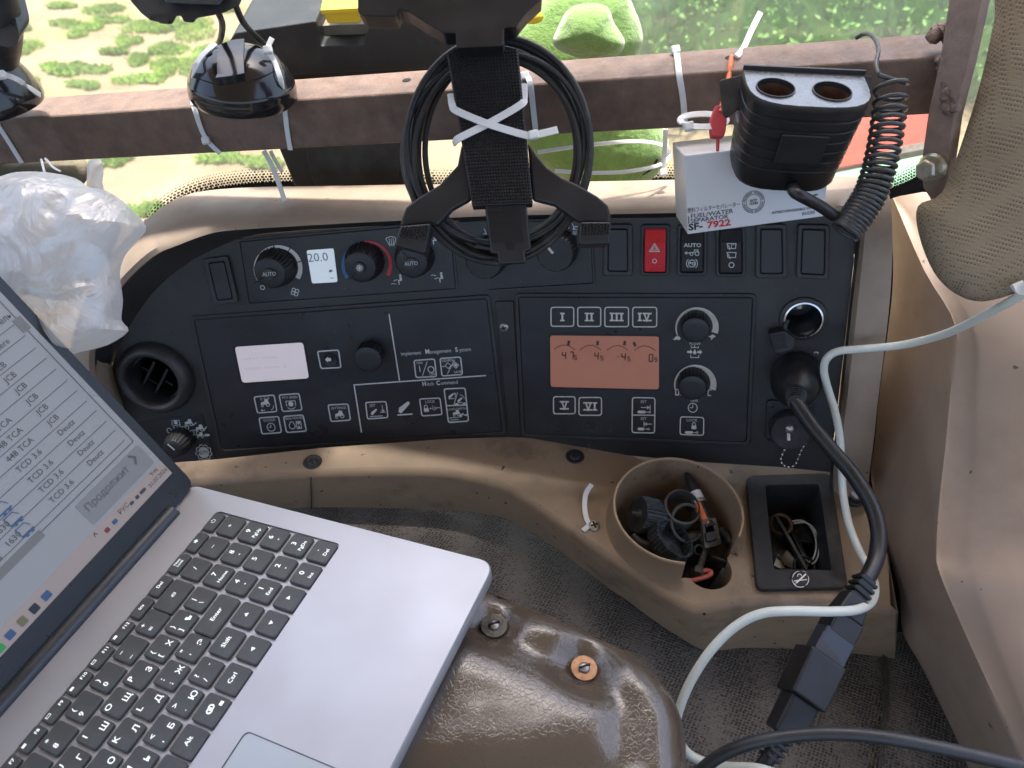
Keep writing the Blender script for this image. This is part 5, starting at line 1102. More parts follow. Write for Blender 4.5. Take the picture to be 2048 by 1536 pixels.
# left mount, cut by the frame
lc_ = at(-18, 214, .60); lm = thing('cone_mount', lc_, 'glossy black cone shaped mount with a grey arm at the left edge', 'mount')
s2 = .60 / FPX
mk('cone', lathe(lc_, (-.06, .06, 1), [(100 * s2, 0), (103 * s2, .003), (102 * s2, .008), (92 * s2, .02), (62 * s2, .045), (46 * s2, .055), (44 * s2, .058), (0, .06)], 48), 'black_gloss', lm, smooth=40)
mk('arm', tube([at(0, 112, .575), at(6, 60, .55), at(-4, 0, .53), at(-25, -70, .51)], .0125, 20, 4), 'black_dusty', lm, smooth=60)
mk('arm_cover', prism([at(x, y, .535) for x, y in rq([(-60, -40), (12, -40), (39, 70), (36, 88), (24, 96), (-60, 80)], 12)], (0, .02, .004)), 'alu_dark', lm, bevel=.002)
# device on top with its leads
td = thing('phone_mount', at(370, 20, .50), 'black plastic bracket underside hanging in at the top left edge', 'mount')
mk('body', prism([at(x, y, .50) for x, y in [(235, -40), (262, 5), (282, 28), (300, 42), (330, 49), (345, 50), (349, 34), (361, 33), (367, 45), (388, 47), (392, 38), (425, 32), (450, 26), (478, 12), (500, -40)]], (0, .035, .004)), 'black_dusty', td, bevel=.003, segs=3)
mk('inner_recess', prism([at(x, y, .498) for x, y in [(298, 30), (318, 26), (338, 38), (336, 46), (318, 44)]], CF * .002), 'black', td)
mk('shade', prism([at(x, y, .495) for x, y in [(300, -40), (330, 8), (440, 12), (470, -40)]], (0, .006, 0)), 'alu_dark', td, bevel=.002)
for j, pts in enumerate(([(434, 20, .51), (444, 45, .53), (443, 70, .56), (436, 92, .585)], [(470, 8, .51), (485, 42, .53), (505, 66, .56), (528, 88, .59)])):
    mk('lead', tube([at(*p) for p in pts], .0022, 10, 6), 'black_dusty', td, smooth=60)
# ------------------------------------------------------------------ black case with yellow latch behind the bar
CY = .655
cs = thing('plastic_case', vy(700, 395, CY), 'black plastic storage case with a yellow latch standing behind the rusty bar', 'case')
def fy(pts, yy=CY): return [vy(x, y, yy) for x, y in pts]
mk('body', prism(fy(rq([(600, 400), (815, 392), (880, 130), (488, 130)], 10)), (0, .085, .004)), 'case', cs, bevel=.003, segs=3)
mk('front_panel', prism(fy(rq([(628, 372), (790, 366), (850, 160), (575, 160)], 6), CY - .0015), (0, .003, 0)), 'case', cs, bevel=.001)
mk('lid', prism(fy(rq([(465, 156), (458, 84), (470, 66), (632, 42), (641, 92), (728, 90), (742, 38), (905, 18), (925, 134)], 5), CY - .012), (0, .115, .006)), 'case', cs, bevel=.004, segs=3)
mk('notch_floor', prism(fy([(634, 92), (634, 52), (738, 48), (738, 92)], CY + .008), (0, .06, 0)), 'case_tan', cs)
la = mk('latch', prism(fy(rq([(646, 22), (725, 18), (722, 46), (655, 48)], 5), CY - .006), (0, .05, .012)), 'yellow', cs, bevel=.003, segs=3)
mk('latch_lip', prism(fy(rq([(640, 20), (728, 15), (728, 24), (642, 29)], 3), CY - .011), (0, .02, .004)), 'yellow', la, bevel=.001)
# ------------------------------------------------------------------ green plush toy
pt = thing('plush_toy', vy(1200, 380, .70), 'soft green plush toy squeezed between the rusty bar and the glass', 'toy')
GPl = Pl(vy(1180, 200, .70), (0, -1, .25))
def fur(R, h, fr_=0.0012): return lambda d, x, y: h * math.sqrt(max(0, 1 - (1 - min(d, R) / R) ** 2)) + fr_ * noise.noise((x * 300, y * 300, 2)) + .004 * noise.noise((x * 22, y * 22, 7)) * min(1, d / .02)
ol_ = [(1005, 120), (1008, 70), (1040, 25), (1085, -5), (1130, -30), (1235, -30), (1270, 20), (1286, 75), (1278, 118), (1300, 190), (1332, 262), (1337, 312), (1310, 352), (1262, 384), (1205, 394), (1150, 372), (1090, 335), (1050, 290), (1030, 200)]
ol_ = [tuple(p)[:2] for p in cat([Vector((x, y, 0)) for x, y in ol_], 4, True)]
mk('body', inflate(GPl, ol_, .004, fur(.055, .035), lambda d, x, y: -.03 * math.sqrt(max(0, 1 - (1 - min(d, .05) / .05) ** 2))), 'plush', pt, smooth=180)
EP = Pl(vy(1180, 60, .665), (0, -1, .35))
eo = [tuple(p)[:2] for p in cat([Vector((x, y, 0)) for x, y in [(1108, 92), (1118, 50), (1140, 16), (1180, 6), (1215, 14), (1228, 45), (1250, 85), (1230, 112), (1170, 118)]], 5, True)]
mk('bump', inflate(EP, eo, .003, fur(.03, .026), lambda d, x, y: -.006 * min(1, d / .02)), 'plush', pt, smooth=180)
eo2 = [tuple(p)[:2] for p in cat([Vector((x, y, 0)) for x, y in [(1052, 45), (1055, 28), (1072, 20), (1086, 30), (1084, 42), (1068, 48)]], 4, True)]
mk('patch', inflate(Pl(vy(1070, 35, .655), (0, -1, .35)), eo2, .003, fur(.012, .006), None), 'yellow', pt, smooth=180)
mk('seam', tube([vy(x, y, .662) for x, y in ((1316, 318), (1300, 340), (1262, 358), (1210, 372))], .0012, 6, 5), 'rubber', pt)
# ------------------------------------------------------------------ tablet holder
HP = Pl(at(985, 260, .505), cdir(0, -.06, -1))
th = thing('tablet_holder', HP.hit(1000, 500), 'black spring clamp tablet holder strapped to the rusty bar by white ties', 'holder')
sl_ = [(893, 106), (1036, 96), (1066, 407), (944, 412)]
mk('grip_plate', pprism(HP, rq(sl_, 3), .012, -.004), 'black', th, bevel=.0012)
# pyramid studs on the grip plate
V, F = [], []; a0, a1, a2, a3 = [Vector(p) for p in sl_]
NX, NY = 22, 46
for j in range(NY):
    for i in range(NX):
        u, v_ = (i + .75 + .0 * (j % 2)) / (NX + .5), (j + .8) / (NY + .6)
        def q(u, v_): return (a0.lerp(a1, u)).lerp(a3.lerp(a2, u), v_)
        du, dv = .40 / NX, .40 / NY; c = q(u, v_); k = len(V)
        V += [HP.hit(*q(u - du, v_ - dv), .0121), HP.hit(*q(u + du, v_ - dv), .0121), HP.hit(*q(u + du, v_ + dv), .0121), HP.hit(*q(u - du, v_ + dv), .0121), HP.hit(*c, .0131)]
        F += [(k, k + 1, k + 4), (k + 1, k + 2, k + 4), (k + 2, k + 3, k + 4), (k + 3, k, k + 4)]
mk('grip_studs', (V, F), 'black', th, fix=False, kind='stuff')
mk('upper_rail', pprism(HP, [(908, -20), (1004, -20), (1010, 100), (914, 104)], .006, -.002), 'black', th, bevel=.001)
mk('clamp_head', pprism(Pl(HP.p + HP.n * .012, HP.n), rq([(715, -30), (715, 22), (726, 31), (790, 33), (796, 18), (815, 22), (850, 45), (889, 66), (912, 66), (912, 96), (1006, 92), (1008, 56), (1030, 54), (1056, 22), (1085, -4), (1085, -30)], 4), .016, -.004), 'black', th, bevel=.003, segs=3)
mk('lower_rail', pprism(HP, [(968, 400), (1052, 398), (1063, 498), (1050, 503), (1052, 525), (998, 528), (995, 507), (981, 506)], .0075, -.001), 'black', th, bevel=.0012)
for i in range(15):
    t_ = i / 14; y = 421 + t_ * 62; xl = 973 + t_ * 8; mk('rail_ridge', pprism(HP, [(xl + 4, y), (xl + 66, y - 2), (xl + 66, y + 0.2), (xl + 4, y + 2.2)], .0083, .007), 'black', th)
mk('rail_hole', lathe(HP.hit(1020, 491, .0077), HP.n, [(.0032, 0), (0, .0001)], 18), 'void', th)
LA = [(923, 288), (915, 330), (880, 368), (835, 396), (812, 414), (803, 436), (800, 452), (862, 447), (876, 452), (905, 420), (942, 400), (944, 350)]
RA = [(1056, 284), (1075, 312), (1095, 335), (1125, 355), (1156, 369), (1195, 392), (1216, 410), (1222, 430), (1222, 446), (1162, 446), (1146, 436), (1110, 411), (1066, 400), (1060, 340)]
def smooth2(pts): return [tuple(p)[:2] for p in cat([Vector((x, y, 0)) for x, y in pts], 3, True)]
for q_, ft_ in ((LA, [(800, 452), (862, 447), (850, 507), (790, 490)]), (RA, [(1160, 444), (1223, 444), (1220, 488), (1158, 490)])):
    ar = mk('arm', pprism(HP, q_, .008, .001), 'black', th, bevel=.0018, segs=3)
    mk('foot', pprism(HP, rq(ft_, 6), .024, .004), 'black', th, bevel=.0025, segs=3)
    e0, e1, e2, e3 = [Vector(p) for p in ft_]; V, F = [], []
    for j in range(5):
        for i in range(9):
            c = e0.lerp(e1, (i + .8) / 9.6).lerp(e3.lerp(e2, (i + .8) / 9.6), (j + .7) / 9); k = len(V)
            V += [HP.hit(c.x + a, c.y + b, .0241) for a, b in ((-2, -2), (2, -2), (2, 2), (-2, 2))] + [HP.hit(c.x, c.y, .0252)]; F += [(k, k + 1, k + 4), (k + 1, k + 2, k + 4), (k + 2, k + 3, k + 4), (k + 3, k, k + 4)]
    mk('foot_studs', (V, F), 'black', th, fix=False, kind='stuff')
# ------------------------------------------------------------------ coil of black cable hung behind the holder
P = []; cr = random.Random(8)
loops = [(990, 296, 194, 222, 0), (997, 280, 178, 208, 7), (992, 292, 160, 196, -6), (1004, 305, 148, 186, 5), (984, 308, 172, 200, -10), (1006, 292, 180, 196, 11), (994, 316, 166, 200, 2), (978, 300, 180, 184, -3), (1002, 298, 168, 222, 8), (990, 310, 152, 200, -4), (996, 300, 186, 226, 2)]
for li, (cx, cy, rx, ry, rot) in enumerate(loops):
    for i in range(18):
        a = 360 * i / 18 - 90; t_ = i / 18; nx_ = loops[(li + 1) % len(loops)]
        e = [p_ * (1 - t_) + q_ * t_ for p_, q_ in zip((cx, cy, rx, ry, rot), nx_)] if li < len(loops) - 1 else (cx, cy, rx, ry, rot)
        q = ell(e[0], e[1], e[2], e[3], n=1, a0=a, a1=a + 1, rot=e[4])[0]
        lowr = max(0, math.sin(R2(-a)))
        P.append(HP.hit(q[0], q[1], -.0060 - .0032 * (li % 5) + (.0 if li % 2 else .001) - .004 * (1 - lowr) * 0))
mk('cable_coil', tube(P, .0020, 8, 4), 'black_dusty', smooth=60, label='coil of thin black cable hung behind the tablet holder', cat='cable')
# ------------------------------------------------------------------ carton of a fuel filter
CN = Pl(at(1374, 469, .548), (-.10, -1, .30))
cf_ = [(1368, 311), (1664, 277), (1648, 433), (1375, 469)]
ct = thing('filter_carton', CN.hit(1500, 450), 'small white carton printed FUEL/WATER SEPARATOR SF-7922 under the bar', 'box')
ex_ = (CN.hit(1648, 433) - CN.hit(1375, 469)).normalized(); ey_ = (CN.hit(1368, 311) - CN.hit(1375, 469)).normalized(); W_c = (CN.hit(1648, 433) - CN.hit(1375, 469)).length; H_c = (CN.hit(1368, 311) - CN.hit(1375, 469)).length
mk('carton_body', prism([CN.hit(x, y) for x, y in cf_], -CN.n * .045 + Vector((-.004, 0, 0))), 'carton', ct, bevel=.0008)
CT = Pl(CN.p, CN.n, ex_, ey_)
ang = dict(ex=(.9915, -.13), ey=(-.035, -1))
k = Ink(CT, .0004, **ang); k.at(1375, 426).text('燃料フィルターセパレーター', 0, 0, 8, 'L', 0, .72); k.build('print_japanese', 'ink_dark', ct)
k = Ink(CT, .0004, **ang); k.at(1381, 437).text('FUEL/WATER', 0, 0, 8.6, 'L', .004, 1.2); k.at(1381, 446.5).text('SEPARATOR', 0, 0, 8.2, 'L', .004, 1.2); k.at(1377, 446.5).poly([(0, -1), (1.6, -1), (1.6, 14), (0, 14)]); k.build('print_product', 'ink_dark', ct)
k = Ink(CT, .0004, **ang); k.at(1377, 461).text('SF-', 0, 0, 12.5, 'L', .03, 1.3); k.build('print_code', 'ink_dark', ct)
k = Ink(CT, .0004, **ang); k.at(1414, 456.5).text('7922', 0, 0, 12.5, 'L', .03, 1.35); k.build('print_number', 'ink_red', ct)
k = Ink(CT, .0004, **ang); k.at(1544, 428.5).text('INTERCHANGEABLE WITH', 0, 0, 5.2, 'L', .012, 1.0); k.build('print_note', 'ink_dark', ct)
k = Ink(CT, .0004, **ang); k.at(1604, 431).text('01030', 0, 0, 6.6, 'L', .01, 1.1); k.build('print_note', 'ink_dark', ct)
k = Ink(CT, .0004, **ang); k.at(1507, 404); k.circ(0, 0, 22, .9, n=36); k.circ(0, 0, 15, .9, n=30)
for i in range(44):
    a = R2(i * 360 / 44)
    if i % 11: k.line([(17 * math.cos(a), 17 * math.sin(a)), (20.4 * math.cos(a + .03), 20.4 * math.sin(a + .03))], 1.3)
k.text('IATF', 0, .5, 5, 'C', .02, 1).text('16949', 0, -5.5, 5, 'C', .02, 1); k.build('stamp', 'ink_dark', ct)
k = Ink(CT, .0004, **ang); k.at(1632, 398).circ(0, 0, 8.5, 2.6, 60, 330, 14).line([(0, -3), (7.5, -3), (7.5, -8)], 2.4); k.build('print_letter', 'ink_dark', ct)
CT2 = Pl(CN.hit(1368, 311), (-1, -.15, 0))
# ------------------------------------------------------------------ double socket box
sx_ = (at(1729, 152, .474) - at(1486, 141, .478)).normalized(); sz_ = (Vector((0, -.06, 1)) - sx_ * sx_.z).normalized(); sz_ = (sz_ - sx_ * sz_.dot(sx_)).normalized(); sy_ = sz_.cross(sx_).normalized()
so_ = (at(1729, 152, .474) + at(1486, 141, .478)) / 2; SWd = (at(1729, 152, .474) - at(1486, 141, .478)).length / 2; SD = .041
def dring(scale, zz, w_=1.0, dd=1.0, n=14):
    """D outline: flat at the back, round to the driver"""
    pts = [(-1, 0), (1, 0)] + [(1 - .0, -.25)] + [(math.copysign(abs(math.cos(R2(a))) ** .62, math.cos(R2(a))), -.25 - .75 * math.sin(R2(a)) ** .62) for a in np.linspace(5, 175, n)] + [(-1, -.25)]
    return [so_ + sx_ * (x * SWd * scale * w_) + sy_ * (y * SD * scale * dd) + sz_ * zz for x, y in pts]
sb = thing('socket_box', dring(1, -.06)[8], 'black ribbed twin power socket box fixed to the rusty bar', 'socket')
hs = [Pl(so_, sz_).hit(1551, 177), Pl(so_, sz_).hit(1664, 184)]; HR = 37 * .46 / FPX
def circ3(c, r, n=30, zz=0): return [c + sx_ * (r * math.cos(2 * math.pi * i / n)) + sy_ * (r * math.sin(2 * math.pi * i / n)) + sz_ * zz for i in range(n)]
mk('face_plate', fill(dring(.985, 0), [circ3(h, HR) for h in hs]), M('plate_sheen', (.24, .26, .27), .28, metal=.3, var=.1, vs=60), sb)  # plate colour lightened to stand for the light it reflects
R_ = [dring(.985, 0), dring(1.0, -.0015), dring(1.0, -.004)]
z_ = -.004
for i in range(6): R_ += [dring(1.0 - .014 * i, z_), dring(1.0 - .014 * i - .003, z_ - .0045), dring(.978 - .014 * i, z_ - .0052), dring(.976 - .014 * i, z_ - .0066)]; z_ -= .0070
R_ += [dring(.915, z_), dring(.89, z_ - .012), dring(.84, z_ - .0155), dring(.72, z_ - .017)]
Rc = [r + r[:1] for r in R_]
bd = loft(Rc, 1); bd[1].append(tuple(range((len(Rc) - 1) * len(Rc[0]), len(Rc) * len(Rc[0]) - 1))); mk('body', bd, 'rubber', sb, smooth=40)
for h in hs:
    mk('socket_sleeve', loft([circ3(h, HR) + circ3(h, HR)[:1], circ3(h, HR * .98, zz=-.016) + circ3(h, HR * .98, zz=-.016)[:1]], 1), 'copper', sb, smooth=60)
    mk('socket_rim', lathe(h, sz_, [(HR * 1.06, .0003), (HR * 1.05, .001), (HR, .001), (HR * .97, -.002)], 30, caps=False), 'black', sb, smooth=50)
    mk('socket_floor', (circ3(h, HR, zz=-.016), [tuple(range(30))]), 'void', sb)
mk('plate_lip', prism([so_ + sx_ * (-SWd) + sy_ * .0005, so_ + sx_ * SWd + sy_ * .0005, so_ + sx_ * SWd + sy_ * .002, so_ - sx_ * SWd + sy_ * .002], sz_ * .003), 'black', sb)
fp = (dring(.965, -.03)[9] + dring(.965, -.03)[10]) / 2
mk('badge', prism([fp + sx_ * a + sz_ * b - sy_ * .002 for a, b in ((-.014, -.008), (.014, -.008), (.014, .012), (-.014, .012))], sy_ * .004), 'black', sb, bevel=.0008)
mk('bracket', prism([at(x, y, .487) for x, y in rq([(1440, 160), (1490, 148), (1488, 208), (1456, 235), (1446, 226)], 4)], CF * .003), 'black_dusty', sb, bevel=.0005)
mk('bracket', prism([at(x, y, .487) for x, y in rq([(1722, 150), (1745, 152), (1742, 205), (1722, 215)], 4)], CF * .003), 'black_dusty', sb, bevel=.0005)
mk('cord', tube([dring(.7, z_ - .016)[9], at(1590, 385, .462), at(1640, 412, .468), at(1680, 440, .475)], .0036, 12, 6), 'rubber', sb, smooth=60)
# ------------------------------------------------------------------ coiled cord
axp = cat([at(*p) for p in [(1783, 165, .468), (1779, 215, .468), (1772, 270, .468), (1760, 330, .468), (1742, 385, .47), (1716, 428, .472), (1690, 462, .474)]], 60)
n_ = len(axp); turns = 25; P = []
# uneven spacing: open turns at the top, tight below
L = 0
for i in range(n_):
    t_ = i / (n_ - 1); ph = 2 * math.pi * turns * (t_ ** 1.5 * .92 + .08 * t_); d = (axp[min(i + 1, n_ - 1)] - axp[max(i - 1, 0)]).normalized(); u_, v_, _ = basis(d, CR)
    P.append(axp[i] + (u_ * math.cos(ph) + v_ * math.sin(ph)) * .0090)
hd_ = [at(1712, 76, .502), at(1728, 68, .497), at(1745, 72, .485), at(1757, 98, .473), at(1752, 128, .466), at(1757, 150, .462)]
mk('coiled_cord', tube(cat(hd_, 8) + P, .0014, 7, 1), M('cord_grey', (.055, .056, .056), .3, var=.2, vs=60), smooth=60, label='black coiled spring cord hanging right of the twin socket box', cat='cord')
# ================================================================== cable ties (each one a thing)
TG = 'white nylon cable ties on the bar'
def tie(label, pts, w_=.0036, head=None, face=-CF, hs_=.0062, sub=6, t_=.0011):
    P = [p if isinstance(p, Vector) else at(*p) for p in pts]; o = thing('cable_tie', P[-1], label, 'cable tie', TG)
    mk('strap', strap(P, w_, t_, face, sub), 'nylon', o, smooth=50)
    if head:
        c = head if isinstance(head, Vector) else at(*head); mk('head', obox(c, CR + CU * .2, CU - CR * .2, CF, hs_, hs_ * .9, .0045), 'nylon', o, bevel=.0009)
    return o
def bf(x, y, off=.001): return beam(x, y, 'front', off)
def bt(x, y, off=.001): return beam(x, y, 'top', off)
tie('white cable tie running down the left side of the dome base', [dome_hit(432, 92, .001), dome_hit(408, 115, .0012), dome_hit(392, 148, .0015), bt(385, 190, .004), bf(391, 222), bf(411, 275), bf(440, 307)], head=bf(412, 281, .003))
tie('white cable tie running down the right side of the dome base', [at(545, 76, .55), at(536, 100, .552), dome_hit(546, 124, .0015), dome_hit(560, 165, .0015), bf(570, 215, .001), bf(574, 255), bf(581, 299)], head=(536, 100, .548))
tie('white cable tie round the bar at the left edge of the picture', [bf(-6, 246), bf(18, 283), bf(44, 325)])
tie('white cable tie across the cone mount at the left edge', [at(-10, 146, .556), at(10, 150, .556), at(38, 161, .558), at(82, 190, .585)], head=(2, 150, .553))
tie('thin white tie tail hanging in front of the black case', [at(528, 302, .63), at(547, 338, .632), at(570, 402, .634)], .0038)
tie('second thin tie tail beside the black case', [at(541, 302, .634), at(553, 325, .636), at(565, 345, .638)], .003)
HT = HP.n
def hq(x, y, o_=.0128): return HP.hit(x, y, o_)
tie('white tie crossing the holder from upper left to lower right', [hq(902, 190, .004), hq(905, 212, .0125), hq(915, 223), hq(978, 249, .0145), hq(1052, 271), hq(1068, 271, .012), hq(1115, 260, .010)], .0045, hq(1067, 270, .014), HT)
tie('white tie crossing the holder from lower left to upper right', [hq(912, 286, .004), hq(918, 277, .0125), hq(978, 247, .0133), hq(1040, 211, .0133), hq(1048, 198, .010), hq(1048, 170, .002)], .0045, None, HT)
tie('white tie upright on the bar just right of the holder', [bt(1052, 152), bf(1060, 166), bf(1066, 215), bf(1071, 259)], .004, bt(1050, 152, .003))
tie('long looped white tie in front of the green toy', [at(*p) for p in [(1075, 305, .60), (1140, 295, .60), (1210, 287, .605), (1270, 283, .605), (1315, 288, .61), (1338, 302, .62), (1336, 318, .62), (1310, 333, .61), (1250, 344, .605), (1180, 346, .60), (1110, 342, .60)]], .0028, None, -CF)
tie('white cable tie with its head up on the bar above the carton', [bt(1351, 98, .001), bt(1354, 118), bf(1358, 150), bf(1366, 204), bf(1369, 250)], .0042, bt(1351, 100, .003))
lpc = [at(1406 + 46 * math.cos(a), 242 + 13 * math.sin(a), .512 - .012 * math.sin(a)) for a in np.linspace(2.6, 2.6 + 6.0, 14)]
tie('round looped white tie hanging under the bar above the carton', lpc, .0042, (1378, 253, .502), lambda t_: -CF + CU * .3)
tie('long pale tie end sticking up behind the bar', [at(1520, 26, .56), at(1503, 60, .555), at(1486, 97, .548), bt(1472, 114, .002)], .004)
tie('white tie hanging from the bar beside the green toy', [at(1331, 258, .60), at(1329, 300, .61), at(1326, 342, .615)], .0036, (1326, 345, .615))
tie('thin white string tie holding up the plastic bag', [at(84, 320, .56), at(95, 365, .548), at(105, 407, .535)], .0012, t_=.0012)
tie('second thin string tie over the plastic bag', [at(92, 318, .565), at(108, 335, .556), at(122, 343, .55)], .0014, t_=.0012)
# orange lead with red connector
ol2 = thing('orange_lead', at(1437, 240, .50), 'orange wire lead with a red connector hanging through the bar', 'wire')
mk('wire', tube([bt(1463, 114, -.002), bt(1461, 128, .001), bf(1457, 158, .004), at(1452, 185, .505), at(1446, 206, .502), at(1440, 225, .50)], .0019, 10, 6), 'orange_print', ol2, smooth=60)
mk('connector', prism([at(x, y, .499) for x, y in rq([(1432, 210), (1450, 208), (1455, 236), (1452, 262), (1448, 274), (1424, 273), (1422, 262), (1421, 240)], 4)], CF * .006), 'ink_red2', ol2, bevel=.001, segs=2)
mk('pin', tube([at(1436, 272, .501), at(1435, 302, .501)], .0011, 8, 1), 'ink_red2', ol2, smooth=60)
# ================================================================== plastic bag hung at the left
BP = Pl(at(110, 520, .53), -CF)
bo_ = [(-60, 400), (0, 362), (55, 344), (105, 346), (150, 356), (178, 374), (205, 378), (245, 402), (292, 452), (276, 480), (250, 512), (240, 548), (246, 600), (243, 640), (257, 662), (215, 690), (160, 704), (130, 706), (90, 668), (20, 600), (-80, 560)]
bo_ = [tuple(p)[:2] for p in cat([Vector((x, y, 0)) for x, y in bo_], 3, True)]
def crump(d, x, y):
    def vr(f, z):
        q = noise.voronoi((x * f + .6 * noise.noise((x * 20, y * 20, z)), y * f, z))[0]; return -min(.5, q[1] - q[0])
    e = min(1, d / .015); r_ = lambda f, z: 1 - 2 * abs(noise.noise((x * f, y * f, z)))
    return .032 * math.sqrt(max(0, 1 - (1 - min(d, .05) / .05) ** 2)) + e * (.006 * r_(16, 1) + .003 * r_(38, 4) + .009 * vr(12, 0) + .006 * vr(30, 2) + .003 * vr(66, 5))
bag = thing('plastic_bag', at(130, 700, .55), 'crumpled white translucent plastic bag hanging by the left end of the dashboard', 'bag')
mk('bag_film', inflate(BP, bo_, .0032, crump, lambda d, x, y: -.012 * min(1, d / .03)), 'bag_film', bag, smooth=40)
bc = [tuple(p)[:2] for p in cat([Vector((x, y, 0)) for x, y in [(-60, 440), (0, 385), (70, 372), (140, 385), (200, 410), (240, 440), (225, 500), (190, 560), (140, 600), (60, 590), (-60, 560)]], 3, True)]
mk('contents', inflate(Pl(at(110, 480, .535), -CF), bc, .006, lambda d, x, y: .016 * math.sqrt(max(0, 1 - (1 - min(d, .04) / .04) ** 2)) + .004 * noise.noise((x * 40, y * 40, 8)), lambda d, x, y: -.004), 'content', bag, smooth=180)
ho = [tuple(p)[:2] for p in cat([Vector((x, y, 0)) for x, y in [(176, 385), (174, 350), (176, 322), (200, 319), (208, 340), (204, 365), (206, 390)]], 3, True)]
mk('handle', inflate(Pl(at(190, 350, .55), -CF), ho, .003, lambda d, x, y: .004 * min(1, d / .004) + .002 * noise.noise((x * 150, y * 60, 2)), lambda d, x, y: -.001), 'bag_film', bag, smooth=60)
# olive cloth behind the bag
cl_ = [tuple(p)[:2] for p in cat([Vector((x, y, 0)) for x, y in [(-80, 330), (0, 318), (60, 320), (110, 316), (172, 320), (178, 350), (150, 380), (60, 400), (-80, 430)]], 3, True)]
mk('olive_cloth', inflate(Pl(at(60, 360, .70), -CF), cl_, .006, lambda d, x, y: .02 * min(1, d / .03) + .006 * noise.noise((x * 40, y * 40, 3)), lambda d, x, y: -.005), 'camo', smooth=180, label='folded olive brown cloth under the bar behind the plastic bag', cat='cloth')
# ================================================================== ashtray insert
at_ = thing('ashtray', SH.hit(1600, 1060), 'black textured rectangular ashtray insert set into the tan shelf', 'ashtray')
mk('frame', pframe(SH, rq(Q_ash, 16, 5), rq(Q_bin, 7, 5), .0055, .0002), 'ashtray', at_, bevel=.0012, segs=3)
i0 = [SH.hit(*p, .0053) for p in rq(Q_bin, 7, 5)]; cb = sum(i0, Vector()) / len(i0)
mk('bin', loft([i0 + i0[:1], [p + (cb - p) * .04 - Vector((0, 0, .058)) for p in i0 + i0[:1]]], 1), 'ashtray', at_, smooth=50)
mk('bin_floor', ([p + (cb - p) * .04 - Vector((0, 0, .045)) for p in i0], [tuple(range(len(i0)))]), 'grease_black', at_)
s = SH.sc(1601, 1158); c = SH.hit(1601, 1158, .0055)
bdg = mk('badge', lathe(c, (0, 0, 1), [(19 * s, 0), (19 * s, .001), (17 * s, .0014), (15.5 * s, .0008), (0, .0008)], 32), 'ashtray', at_, smooth=40)
Ink(Pl(c + Vector((0, 0, .0009)), (0, 0, 1)), .0002).at(1601, 1158).line([(-12, -11), (12, 11)], 3.2).line([(-13, -4), (13, -1)], 2).circ(-2, 6, 4, 1.3, 0, 200, 8).circ(0, 0, 16.5, 1.5).build('sign', 'alu', bdg)
AZ = Pl((0, 0, zs - .020), (0, 0, 1)); AY = Pl((0, 0, zs - .032), (0, 0, 1))
def tor(pl, cx, cy, rpx, r, mat, name, label, cat_, tilt=(0, 0, 1), k=.8):
    c = pl.hit(cx, cy); R = rpx * pl.sc(cx, cy); x, y, z = basis(tilt)
    return mk(name, tube([c + x * R * math.cos(a) + y * R * math.sin(a) for a in np.linspace(0, 2 * math.pi, 24, endpoint=False)], r, 8, 1, True), mat, smooth=60, label=label, cat=cat_)
tor(AZ, 1562, 1049, 20, .0017, 'brown_rubber', 'rubber_ring', 'brown rubber ring in the upper left of the ashtray', 'ring', (-.1, -.35, 1))
tor(AZ, 1609, 1134, 21, .0016, 'rubber', 'rubber_ring', 'black rubber ring at the front of the ashtray', 'ring', (.1, -.3, 1))
mk('hex_key', tube([AZ.hit(1551, 1034, .006), AZ.hit(1575, 1075, .006), AZ.hit(1612, 1140, .004)], .0026, 6, 1), 'black', label='long black hex rod lying diagonally in the ashtray', cat='rod')
mk('pen_tube', tube([AY.hit(1582, 1060, .006), AY.hit(1618, 1135, .006)], .0035, 12, 1), 'black_gloss', smooth=50, label='round black tube under the hex rod in the ashtray', cat='tube')
c = AY.hit(1606, 1068, .004); mk('small_box', obox(c, (1, -.25, 0), (.25, 1, 0), (0, 0, 1), .016, .024, .01), 'black_gloss', bevel=.001, label='small shiny black box in the middle of the ashtray', cat='box')
mk('paper_scrap', inflate(Pl(AY.hit(1560, 1122), (.2, -.2, 1)), [(1545, 1132), (1555, 1108), (1562, 1112), (1566, 1128), (1580, 1136), (1560, 1138)], .003, lambda d, x, y: .003 * noise.noise((x * 120, y * 120, 1)) + .001, lambda d, x, y: -.0004), 'paper', smooth=60, label='torn white paper scrap in the left front of the ashtray', cat='paper')
mk('metal_scrap', prism([AY.hit(x, y, .004) for x, y in ((1562, 1118), (1574, 1100), (1592, 1122), (1584, 1136), (1570, 1130))], (0, 0, -.001)), 'case_tan', label='folded grey metal scrap beside the paper in the ashtray', cat='scrap')
mk('wire_loop', join(*[tube([AZ.hit(x + o, y + o * .6, .001 + o * .0004) for x, y in ((1582, 1043), (1603, 1041), (1620, 1052), (1631, 1075), (1632, 1098), (1626, 1118), (1618, 1124))], .0008, 6, 5) for o in (0, 6)]), 'paper', smooth=60, label='beige twisted wire loop along the right wall of the ashtray', cat='wire')
